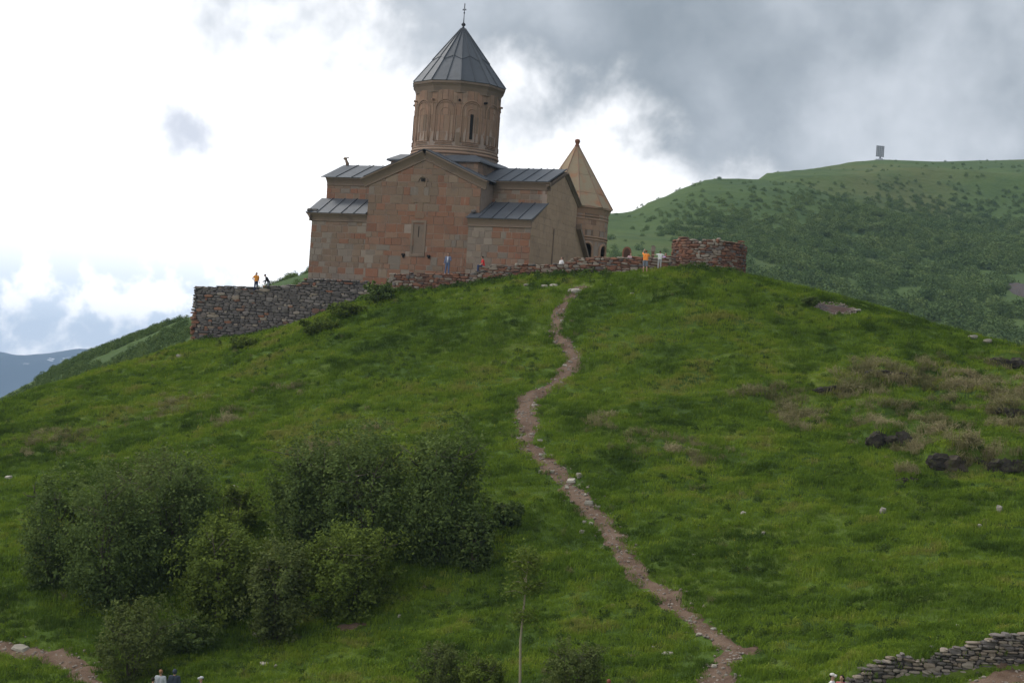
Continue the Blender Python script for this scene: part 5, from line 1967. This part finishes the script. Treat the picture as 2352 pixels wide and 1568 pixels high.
DRY = []
for px, py, rx, ry in [(2080, 868, 110, 38), (1960, 893, 90, 30), (2170, 890, 90, 60), (2060, 965, 120, 55), (2150, 1015, 120, 55), (1755, 905, 85, 26), (1840, 955, 70, 45), (2300, 890, 90, 40), (2320, 960, 60, 40), (2260, 1050, 90, 40), (1400, 968, 60, 24), (95, 1010, 70, 40), (405, 930, 60, 34), (1520, 1030, 110, 34), (1445, 1020, 60, 26), (275, 972, 50, 22), (1600, 1060, 90, 26), (850, 990, 60, 18), (640, 900, 60, 18), (2330, 830, 60, 30), (2000, 850, 60, 20), (170, 1020, 50, 30), (520, 965, 60, 20), (730, 1025, 60, 26)]:
    c0 = hit(px, py)
    c1 = hit(px + rx, py)
    c2 = hit(px, py + ry)
    DRY.append((c0[0], c0[1], abs(c1[0] - c0[0]) + 0.2, max(abs(c0[1] - c2[1]), 1.2), 1.0 if px > 1700 else 0.5))


def dryness(x, y):
    d = np.zeros(len(x))
    for cx, cy, rx, ry, st in DRY:
        q = np.hypot((x - cx) / rx, (y - cy) / ry)
        d = np.maximum(d, st * (1 - smooth(q, 0.2, 1.3)))
    return d


def candidates(n, seed, crest_over=0.6):
    r_ = np.random.default_rng(seed)
    x = r_.uniform(-56, 56, n)
    y = r_.uniform(62, 158, n)
    yb = np.interp(x, CREST[:, 0], CREST[:, 1])
    k = (np.abs(x) < y * 0.315 + 1.5) & (y < yb + crest_over)
    x, y = x[k], y[k]
    z = height(x, y)
    px, py = project(np.stack([x, y, z], 1))
    k = (px > -60) & (px < 2412) & (py < 1640)
    x, y, z = x[k], y[k], z[k]
    dw = seg_dist(x, y, LW)
    k = ~((dw < 0.12) & (dw > -0.18) & (x > LW[0][0] - 0.3))
    x, y, z = x[k], y[k], z[k]
    for cx, cy, rx, ry in BARE:
        k = np.hypot((x - cx) / rx, (y - cy) / ry) > 0.85 + 0.25 * vnoise(x * 3, y * 3, 9)
        x, y, z = x[k], y[k], z[k]
    k = path_clear(x, y)
    return x[k], y[k], z[k], r_


src_g = [hidden('grass_tuft', tuft_mesh('grass_tuft', 10 + i, 34, 0.34, 0.08, 0.22 + 0.03 * i, 0.012, 0.8), M['grass']) for i in range(4)]
x, y, z, r_ = candidates(165000, 3)
dr_ = dryness(x, y)
keep = r_.uniform(size=len(x)) > dr_ * 0.6
x, y, z, dr_ = x[keep], y[keep], z[keep], dr_[keep]
n = len(x)
big = fbm(x / 9.0, y / 7.0, 301, 3)
mid_ = fbm(x / 2.2, y / 1.7, 311, 3)
tint = 0.52 + 0.85 * big + 1.25 * mid_ + 0.55 * fbm(x / 0.7, y / 0.55, 315, 2) + r_.normal(0, 0.07, n) + 0.25 * dr_
scl = (0.75 + 0.9 * np.clip(fbm(x / 1.4, y / 1.1, 321, 3) + 0.25, 0, 1)) * r_.uniform(0.75, 1.3, n)
scatter('grass', 'short green hill grass', 'grass', np.stack([x, y, z], 1), r_.normal(0, 0.18, (n, 2)), r_.uniform(0, 6.28, n), scl, tint, r_.integers(0, 4, n), src_g, M['grass'])

src_d = [hidden('dry_tussock', tuft_mesh('dry_tussock', 40 + i, 46, 0.40, 0.30, 0.80, 0.013, 1.0), M['dry']) for i in range(3)]
x, y, z, r_ = candidates(90000, 4)
dr_ = dryness(x, y)
for ox, oy, ow, oh in OUTC:
    dr_ = np.maximum(dr_, 1.2 * np.exp(-((x - ox) / (ow * 1.2)) ** 2 - ((y - oy - 0.9) / 0.7) ** 2))
keep = r_.uniform(size=len(x)) < dr_ * 1.5 * smooth(fbm(x / 1.3, y / 0.9, 331, 2), -0.18, 0.22) + 0.006
x, y, z, dr_ = x[keep], y[keep], z[keep], dr_[keep]
n = len(x)
scatter('dry_grass', 'straw coloured dry tussock grass', 'dry grass', np.stack([x, y, z], 1), np.stack([r_.normal(0.25, 0.2, n), r_.normal(0, 0.2, n)], 1), r_.normal(0, 0.7, n), r_.uniform(0.5, 1.25, n) * (0.55 + 0.6 * dr_), 0.5 + 1.0 * fbm(x / 2, y / 2, 341, 2) + r_.normal(0, 0.15, n), r_.integers(0, 3, n), src_d, M['dry'])

src_w = [hidden('weed_clump', leafy_mesh('weed_clump', 60 + i, 70, 0.36, 0.42, 0.075), M['weed']) for i in range(3)]
x, y, z, r_ = candidates(60000, 5, 0.9)
yb = np.interp(x, CREST[:, 0], CREST[:, 1])
edge = np.exp(-np.clip(yb - y, 0, None) / 1.3) * (x < 17.5) * (x > -27)
lowpos = smooth(y, 115, 80)
keep = r_.uniform(size=len(x)) < 0.85 * edge + 0.07 + 0.30 * (fbm(x / 4, y / 3, 351, 3) > 0.09)
keep &= ~((x > 7.5) & (x < 12.5) & (y > 135.5))
x, y, z, edge = x[keep], y[keep], z[keep], edge[keep]
n = len(x)
scatter('weeds', 'dark leafy weeds in the grass and along the wall feet', 'weeds', np.stack([x, y, z], 1), r_.normal(0, 0.15, (n, 2)), r_.uniform(0, 6.28, n), r_.uniform(0.35, 0.8, n) + 0.75 * edge * r_.uniform(0.3, 1, n), 0.45 + 0.5 * fbm(x / 3, y / 3, 361, 2) + r_.normal(0, 0.18, n) - 0.15 * edge, r_.integers(0, 3, n), src_w, M['weed'])

# weeds along the path edge and small stones in the path
M['flower'] = leaf_mat('flower', [(0, (0.45, 0.36, 0.02)), (1, (0.62, 0.52, 0.04))], True, 0.2)
src_f = [hidden('flower_head', leafy_mesh('flower_head', 81, 6, 0.10, 0.16, 0.022), M['flower'])]
x, y, z, r_ = candidates(9000, 6)
keep = fbm(x / 5, y / 5, 371, 2) > 0.02
x, y, z = x[keep], y[keep], z[keep] + 0.12
n = len(x)
scatter('flowers', 'small yellow flowers in the grass', 'flowers', np.stack([x, y, z], 1), r_.normal(0, 0.1, (n, 2)), r_.uniform(0, 6, n), r_.uniform(0.5, 1.1, n), r_.uniform(0, 1, n), np.zeros(n), src_f, M['flower'])

M['pebble'] = stone_mat('pebble', [(0, (0.20, 0.165, 0.135)), (0.5, (0.28, 0.24, 0.20)), (1, (0.16, 0.125, 0.10))])
src_p = [hidden('pebble', lump('pebble', 900 + i), M['pebble']) for i in range(4)]
k = r_.integers(0, len(PATHS), 1500)
off = r_.normal(0, 0.30, (1500, 2)) * PATHS[k, 2][:, None]
x, y = PATHS[k, 0] + off[:, 0], PATHS[k, 1] + off[:, 1]
for cx, cy, rx, ry in BARE[:1]:
    a = r_.uniform(0, 6.28, 500)
    q = np.sqrt(r_.uniform(0, 1, 500))
    x, y = np.concatenate([x, cx + rx * 0.9 * q * np.cos(a)]), np.concatenate([y, cy + ry * 0.9 * q * np.sin(a)])
n = len(x)
z = height(x, y) + 0.05
s3 = r_.uniform(0.03, 0.13, n) ** 1.0
scatter('pebbles', 'small stones and gravel on the paths', 'gravel', np.stack([x, y, z], 1), r_.normal(0, 0.3, (n, 2)), r_.uniform(0, 6.28, n), np.stack([s3 * 1.5, s3 * 1.2, s3 * 0.8], 1), r_.uniform(0, 1, n), r_.integers(0, 4, n), src_p, M['pebble'])

# ------------------------------------------------------------------ scrub on the far slopes
src_t = [hidden('scrub', leafy_mesh('scrub', 90 + i, 260, 0.5, 0.85, 0.065), M['wood_far']) for i in range(4)]
r_ = np.random.default_rng(8)
n = 52000
x, y = r_.uniform(-20, 330, n), r_.uniform(300, 980, n)
z = far_h(x, y)
px, py = project(np.stack([x, y, z], 1))
ridge = np.array([(a, b) for a, b, c in RIDGE], float)
below_r = py - np.interp(px, ridge[:, 0], ridge[:, 1])
dens = fbm(x / 55, y / 75, 401, 4) + 0.5 * fbm(x / 14, y / 18, 411, 2)
pw = np.clip(0.03 + 0.97 * smooth(below_r, 10, 120), 0, 1) * (0.12 + 0.88 * smooth(dens, -0.22, 0.14)) 
pw *= 1 - 0.85 * np.exp(-(((px - 1935) / 60) ** 2 + ((py - 405) / 38) ** 2))
keep = (r_.uniform(size=n) < pw) & (px > 1330) & (px < 2420) & (py < 860) & ~((px > 2300) & (py > 630) & (py < 705) & (px + 0.8 * (py - 630) > 2345))
x, y, z, br, dn = x[keep], y[keep], z[keep], below_r[keep], dens[keep]
n = len(x)
s_ = r_.uniform(1.3, 4.6, n) * (0.45 + 0.65 * smooth(br, 20, 240))
scatter('hillside_scrub', 'dense low birch scrub covering the far hill', 'scrub', np.stack([x, y, z - 0.3], 1), r_.normal(0, 0.1, (n, 2)), r_.uniform(0, 6.28, n), np.stack([s_ * 1.15, s_ * 1.15, s_ * 0.95], 1), 0.45 + 0.9 * dn + r_.normal(0, 0.2, n), r_.integers(0, 4, n), src_t, M['wood_far'])
n = 9000
x, y = r_.uniform(-100, 0, n), r_.uniform(190, 262, n)
z = spur_h(x, y)
px, py = project(np.stack([x, y, z], 1))
dens = fbm(x / 14, y / 18, 421, 3)
keep = (dens > 0.10) & (px > -40) & (px < 760)
x, y, z = x[keep], y[keep], z[keep]
n = len(x)
s_ = r_.uniform(0.5, 1.5, n)
scatter('spur_scrub', 'low scrub on the shoulder at the left', 'scrub', np.stack([x, y, z - 0.2], 1), r_.normal(0, 0.1, (n, 2)), r_.uniform(0, 6.28, n), s_, r_.uniform(0.1, 0.8, n), r_.integers(0, 4, n), src_t, M['wood_far'])

# ------------------------------------------------------------------ people
CL = {}


def cloth(col):
    k = tuple(col)
    if k not in CL:
        CL[k] = plain('cloth_%d' % len(CL), col, 0.9, 0.12, 14.0)
    return CL[k]


SKIN = plain('skin', (0.42, 0.25, 0.18), 0.6, 0.06, 12)
EYE = plain('eye', (0.02, 0.015, 0.012), 0.3)
LIP = plain('lip', (0.30, 0.12, 0.10), 0.5)


def remesh(o, vs):
    md = o.modifiers.new('remesh', 'REMESH')
    md.mode = 'VOXEL'
    md.voxel_size = vs
    md.use_smooth_shade = True
    sm = o.modifiers.new('smooth', 'SMOOTH')
    sm.factor = 0.5
    sm.iterations = 2


def cap(mb, p, q, r0, r1):
    mb.tube([p, q], [r0, r1], 10)
    mb.ball(p, r0, 10, 6)
    mb.ball(q, r1, 10, 6)


def person(label, pos, rz, h=1.72, top=(0.3, 0.3, 0.3), bottom=(0.05, 0.06, 0.1), hair=(0.03, 0.02, 0.015), long_hair=False, sleeves='long', legs='long', shoes=(0.05, 0.045, 0.04),
           LE=(-0.25, 0.02, 1.13), LW=(-0.27, -0.06, 0.88), RE=(0.25, 0.02, 1.13), RW=(0.27, -0.06, 0.88),
           LK=(-0.11, -0.02, 0.50), LA=(-0.12, 0.03, 0.08), RK=(0.11, -0.02, 0.50), RA=(0.12, 0.03, 0.08),
           lean=0.0, side=0.0, drop=0.0, open_front=None, cap_col=None, hood=False, group=None):
    """faces -y before turning by rz; lean bends the upper body forward about the hips"""
    root = empty('person', tuple(pos), rz)
    set_props(root, label, 'person', group)
    k = h / 1.72
    piv = Vector((0, 0, 0.95))
    RL = Matrix.Rotation(R(side), 3, 'Y') @ Matrix.Rotation(R(lean), 3, 'X')

    def U(p):
        return tuple((RL @ (Vector(p) - piv) + piv + Vector((0, 0, -drop))) * k)

    def Lg(p):
        return tuple(Vector(p) * k)
    pel = tuple(Vector((0, 0, 0.95 - drop)) * k)
    hipL, hipR = tuple(Vector((-0.09, 0, 0.93 - drop)) * k), tuple(Vector((0.09, 0, 0.93 - drop)) * k)
    body = MB()
    # torso
    body.ball(pel, (0.155 * k, 0.11 * k, 0.12 * k))
    cap(body, pel, U((0, 0, 1.15)), 0.115 * k, 0.11 * k)
    for x_ in (-0.07, 0.07):
        cap(body, U((x_, 0, 1.02)), U((x_ * 1.3, 0, 1.34)), 0.10 * k, 0.105 * k)
    cap(body, U((-0.17, 0, 1.40)), U((0.17, 0, 1.40)), 0.065 * k, 0.065 * k)
    cap(body, U((0, 0, 1.38)), U((0, -0.01, 1.53)), 0.062 * k, 0.052 * k)
    # head with nose, chin and ears
    body.ball(U((0, -0.015, 1.63)), (0.078 * k, 0.095 * k, 0.105 * k))
    body.ball(U((0, -0.05, 1.565)), (0.05 * k, 0.055 * k, 0.045 * k))
    cap(body, U((0, -0.10, 1.635)), U((0, -0.122, 1.605)), 0.010 * k, 0.014 * k)
    for x_ in (-0.078, 0.078):
        body.ball(U((x_, 0, 1.62)), (0.012 * k, 0.022 * k, 0.032 * k))
    arms = []
    for sx, E_, W_ in ((-1, LE, LW), (1, RE, RW)):
        sh = U((sx * 0.19, 0, 1.40))
        e, w = U(E_), U(W_)
        cap(body, sh, e, 0.052 * k, 0.042 * k)
        cap(body, e, w, 0.042 * k, 0.028 * k)
        d = (Vector(w) - Vector(e)).normalized()
        sdv = d.cross(Vector((0, 1, 0)))
        sdv = sdv.normalized() if sdv.length > 0.2 else d.cross(Vector((1, 0, 0))).normalized()
        pc = Vector(w) + d * 0.055 * k
        cap(body, w, tuple(pc), 0.027 * k, 0.034 * k)
        nrm = d.cross(sdv)
        for f_, ln in ((-0.028, 0.066), (-0.010, 0.078), (0.009, 0.073), (0.027, 0.056)):
            a = pc + sdv * f_ * k + d * 0.02 * k
            m1 = a + d * ln * 0.55 * k + nrm * 0.008 * k
            m2 = a + d * ln * k + nrm * 0.028 * k
            cap(body, tuple(a), tuple(m1), 0.0095 * k, 0.009 * k)
            cap(body, tuple(m1), tuple(m2), 0.009 * k, 0.008 * k)
        ta = Vector(w) + d * 0.02 * k - sdv * 0.025 * k
        cap(body, tuple(ta), tuple(ta + d * 0.045 * k - sdv * 0.035 * k + nrm * 0.01 * k), 0.011 * k, 0.009 * k)
        arms.append((sh, e, w))
    lgs = []
    for hp, K_, A_ in ((hipL, LK, LA), (hipR, RK, RA)):
        kn, an = Lg(K_), Lg(A_)
        cap(body, hp, kn, 0.085 * k, 0.056 * k)
        cap(body, kn, tuple(Vector(kn) * 0.6 + Vector(an) * 0.4 + Vector((0, 0.02 * k, 0))), 0.056 * k, 0.054 * k)
        cap(body, tuple(Vector(kn) * 0.6 + Vector(an) * 0.4 + Vector((0, 0.02 * k, 0))), an, 0.052 * k, 0.036 * k)
        ft = Vector(an) + Vector((0.01, -0.15 * k, -0.045 * k))
        cap(body, an, tuple(ft), 0.036 * k, 0.028 * k)
        lgs.append((kn, an, tuple(ft), hp))
    bo_ = body.build('body', SKIN, root, True)
    remesh(bo_, 0.0115)
    # eyes and mouth
    for x_ in (-0.032, 0.032):
        MB().ball(U((x_, -0.103, 1.645)), 0.011 * k, 8, 5).build('eye', EYE, bo_)
    MB().tube([U((-0.024, -0.101, 1.572)), U((0, -0.108, 1.570)), U((0.024, -0.101, 1.572))], 0.006 * k, 5).build('mouth', LIP, bo_)
    # shirt
    g = 0.016 * k
    sh_ = MB()
    cap(sh_, U((0, 0, 0.97)), U((0, 0, 1.15)), 0.125 * k + g, 0.115 * k + g)
    for x_ in (-0.07, 0.07):
        cap(sh_, U((x_, 0, 0.96)), U((x_ * 1.3, 0, 1.34)), 0.105 * k + g, 0.105 * k + g)
    cap(sh_, U((-0.17, 0, 1.40)), U((0.17, 0, 1.40)), 0.065 * k + g, 0.065 * k + g)
    for sh, e, w in arms:
        if sleeves != 'none':
            end = e if sleeves == 'short' else w
            if sleeves == 'short':
                end = tuple(Vector(sh) * 0.35 + Vector(e) * 0.65)
            cap(sh_, sh, e if sleeves == 'long' else end, 0.056 * k + g, 0.047 * k + g)
            if sleeves == 'long':
                cap(sh_, e, w, 0.046 * k + g, 0.036 * k + g)
    so = sh_.build('top', cloth(top), root, True)
    remesh(so, 0.014)
    if open_front:
        fo = MB()
        cap(fo, U((0, -0.075, 0.98)), U((0, -0.08, 1.38)), 0.07 * k, 0.06 * k)
        fo = fo.build('shirt_front', cloth(open_front), root, True)
    if hood:
        ho = MB().ball(U((0, 0.02, 1.64)), (0.105 * k, 0.115 * k, 0.125 * k))
        ho.build('hood', cloth(top), root, True)
    # trousers
    tr_ = MB()
    tr_.ball(pel, (0.165 * k + g, 0.12 * k + g, 0.12 * k + g))
    for kn, an, ft, hp in lgs:
        if legs == 'long':
            cap(tr_, hp, kn, 0.088 * k + g, 0.060 * k + g)
            cap(tr_, kn, an, 0.060 * k + g, 0.046 * k + g)
        else:
            cap(tr_, hp, tuple(Vector(hp) * 0.12 + Vector(kn) * 0.88), 0.088 * k + g, 0.075 * k + g)
    to = tr_.build('trousers' if legs == 'long' else 'shorts', cloth(bottom), root, True)
    remesh(to, 0.014)
    for kn, an, ft, hp in lgs:
        s_ = MB()
        cap(s_, tuple(Vector(an) + Vector((0, 0.02 * k, -0.035 * k))), ft, 0.045 * k, 0.040 * k)
        remesh(s_.build('shoe', cloth(shoes), root, True), 0.012)
    hr = MB()
    hr.ball(U((0, 0.018, 1.66)), (0.090 * k, 0.100 * k, 0.095 * k))
    if long_hair:
        hr.tube([U((0, 0.06, 1.68)), U((0, 0.085, 1.55)), U((0.01, 0.095, 1.40)), U((0.0, 0.11, 1.27))], [0.075 * k, 0.085 * k, 0.07 * k, 0.02 * k], 10)
    hr = hr.build('hair', cloth(hair), root, True)
    if cap_col:
        MB().ball(U((0, 0.0, 1.69)), (0.097 * k, 0.11 * k, 0.075 * k)).tube([U((0, -0.08, 1.67)), U((0, -0.17, 1.66))], [0.06 * k, 0.05 * k], 8).build('cap', cloth(cap_col), root, True)
    return root


def stand(px, feet, D, dz=0.0):
    p = at(px, feet, D)
    return (p[0], p[1], p[2] + dz)


# on the left terrace
person('woman in orange top and dark jeans standing on the grey wall terrace', (at(587, 668, 153.5)[0], 153.5, 6.45), R(35), 1.66, top=(0.85, 0.33, 0.05), bottom=(0.035, 0.045, 0.09), long_hair=True, hair=(0.06, 0.025, 0.015), sleeves='short',
       LE=(-0.36, 0.06, 1.16), LW=(-0.20, -0.04, 0.98))
person('person in dark top bending forward on the grey wall terrace', (at(615, 668, 153.5)[0], 153.7, 6.45), R(-75), 1.66, top=(0.03, 0.03, 0.035), bottom=(0.22, 0.24, 0.27), sleeves='long', lean=32,
       LE=(-0.26, -0.14, 1.16), LW=(-0.24, -0.34, 1.00), RE=(0.27, -0.16, 1.2), RW=(0.24, -0.42, 1.22), RK=(0.13, -0.08, 0.5), RA=(0.13, -0.02, 0.08))
# on and behind the stepped wall
person('man in blue jacket and jeans standing on the lower step of the red wall', (at(1027, 628, 146.6)[0], 146.4, tz[1] + 0.02), R(-12), 1.74, top=(0.14, 0.16, 0.24), bottom=(0.10, 0.14, 0.24), open_front=(0.55, 0.55, 0.60), shoes=(0.5, 0.5, 0.5),
       RE=(0.27, -0.02, 1.13), RW=(0.34, -0.26, 1.12), LK=(-0.13, 0, 0.5), LA=(-0.17, 0.03, 0.08))
person('man in red shirt and jeans sitting on the step of the wall', (at(1110, 620, 145.4)[0], 145.2, tz[3] - 0.42), R(-80), 1.74, top=(0.62, 0.05, 0.05), bottom=(0.04, 0.055, 0.11), sleeves='short', drop=0.45, lean=12,
       LK=(-0.13, -0.43, 0.50), LA=(-0.13, -0.44, 0.06), RK=(0.13, -0.43, 0.48), RA=(0.13, -0.46, 0.04), LE=(-0.25, -0.12, 1.14), LW=(-0.16, -0.36, 1.04), RE=(0.25, -0.12, 1.14), RW=(0.16, -0.36, 1.02))
person('person in white shirt sitting behind the red wall, head and shoulders showing', (at(1286, 606, 145.0)[0], 144.2, 9.4), R(-60), 1.68, top=(0.75, 0.72, 0.70), bottom=(0.1, 0.1, 0.12), drop=0.5, lean=-14, sleeves='short',
       LK=(-0.13, -0.42, 0.46), LA=(-0.13, -0.44, 0.06), RK=(0.13, -0.43, 0.46), RA=(0.13, -0.46, 0.06), RE=(0.26, 0.18, 1.14), RW=(0.30, 0.30, 0.90))
p = at(1481, 632, 137.6)
person('person in orange shirt and grey shorts leaning against the wall beside the bastion', (p[0], 137.8, H1(p[0], 137.8)), R(168), 1.74, top=(0.85, 0.27, 0.05), bottom=(0.17, 0.19, 0.22), legs='short', sleeves='short', hair=(0.16, 0.08, 0.04), lean=8, shoes=(0.45, 0.25, 0.15),
       LE=(-0.30, -0.16, 1.30), LW=(-0.24, -0.36, 1.44), RE=(0.28, -0.12, 1.55), RW=(0.20, -0.22, 1.78), LK=(-0.13, 0.02, 0.5), LA=(-0.16, 0.08, 0.08))
p = at(1514, 627, 138.0)
person('child in white shirt with both arms spread on the wall beside the bastion', (p[0], 138.2, H1(p[0], 138.2)), R(180), 1.42, top=(0.72, 0.72, 0.70), bottom=(0.36, 0.36, 0.36), sleeves='short',
       LE=(-0.42, -0.10, 1.36), LW=(-0.64, -0.20, 1.34), RE=(0.42, -0.10, 1.36), RW=(0.64, -0.20, 1.34))
person('person in pale pink top behind the wall beside the arched slab', (at(1448, 590, 142.6)[0], 142.6, 9.6), R(25), 1.56, top=(0.62, 0.42, 0.42), bottom=(0.1, 0.1, 0.12), sleeves='short')
person('person in violet top behind the wall next to the bastion', (at(1529, 590, 141.2)[0], 141.2, 9.6), R(-10), 1.64, top=(0.48, 0.30, 0.55), bottom=(0.08, 0.08, 0.1), sleeves='short', long_hair=True,
       LE=(-0.30, -0.12, 1.16), LW=(-0.22, -0.30, 1.12), RE=(0.32, -0.12, 1.18), RW=(0.26, -0.34, 1.16))
# walking along the bottom of the picture


def walker(px, head_row, D, h, lb, rz, **kw):
    p = at(px, head_row, D)
    zg = p[2] - h
    person(lb, (p[0], D, zg), rz, h, **kw)
    return zg


walker(370, 1538, 81, 1.76, 'man in light grey jacket cut by the bottom edge, left', R(175), top=(0.42, 0.44, 0.47), hair=(0.30, 0.15, 0.08))
walker(402, 1537, 81, 1.78, 'person in dark hooded jacket cut by the bottom edge, beside the grey jacket', R(180), top=(0.045, 0.055, 0.075), hood=True)
walker(352, 1556, 80.5, 1.60, 'dark-haired person in black just left of the man in the grey jacket', R(160), top=(0.015, 0.015, 0.02))
walker(463, 1554, 80, 1.70, 'person in black with a pale cap, alone at the bottom edge', R(-60), top=(0.02, 0.02, 0.025), cap_col=(0.5, 0.5, 0.5))
walker(1912, 1547, 65, 1.66, 'person in white cap and white shirt at the bottom right edge', R(70), top=(0.7, 0.68, 0.66), cap_col=(0.62, 0.58, 0.54))
walker(1934, 1551, 65.4, 1.62, 'dark-haired person beside the white cap at the bottom right edge', R(-40), top=(0.35, 0.12, 0.12), hair=(0.02, 0.012, 0.01), long_hair=True)
walker(1399, 1560, 70, 1.70, 'person whose head just shows at the bottom edge below the path', R(160), top=(0.3, 0.1, 0.08), hair=(0.22, 0.08, 0.05))
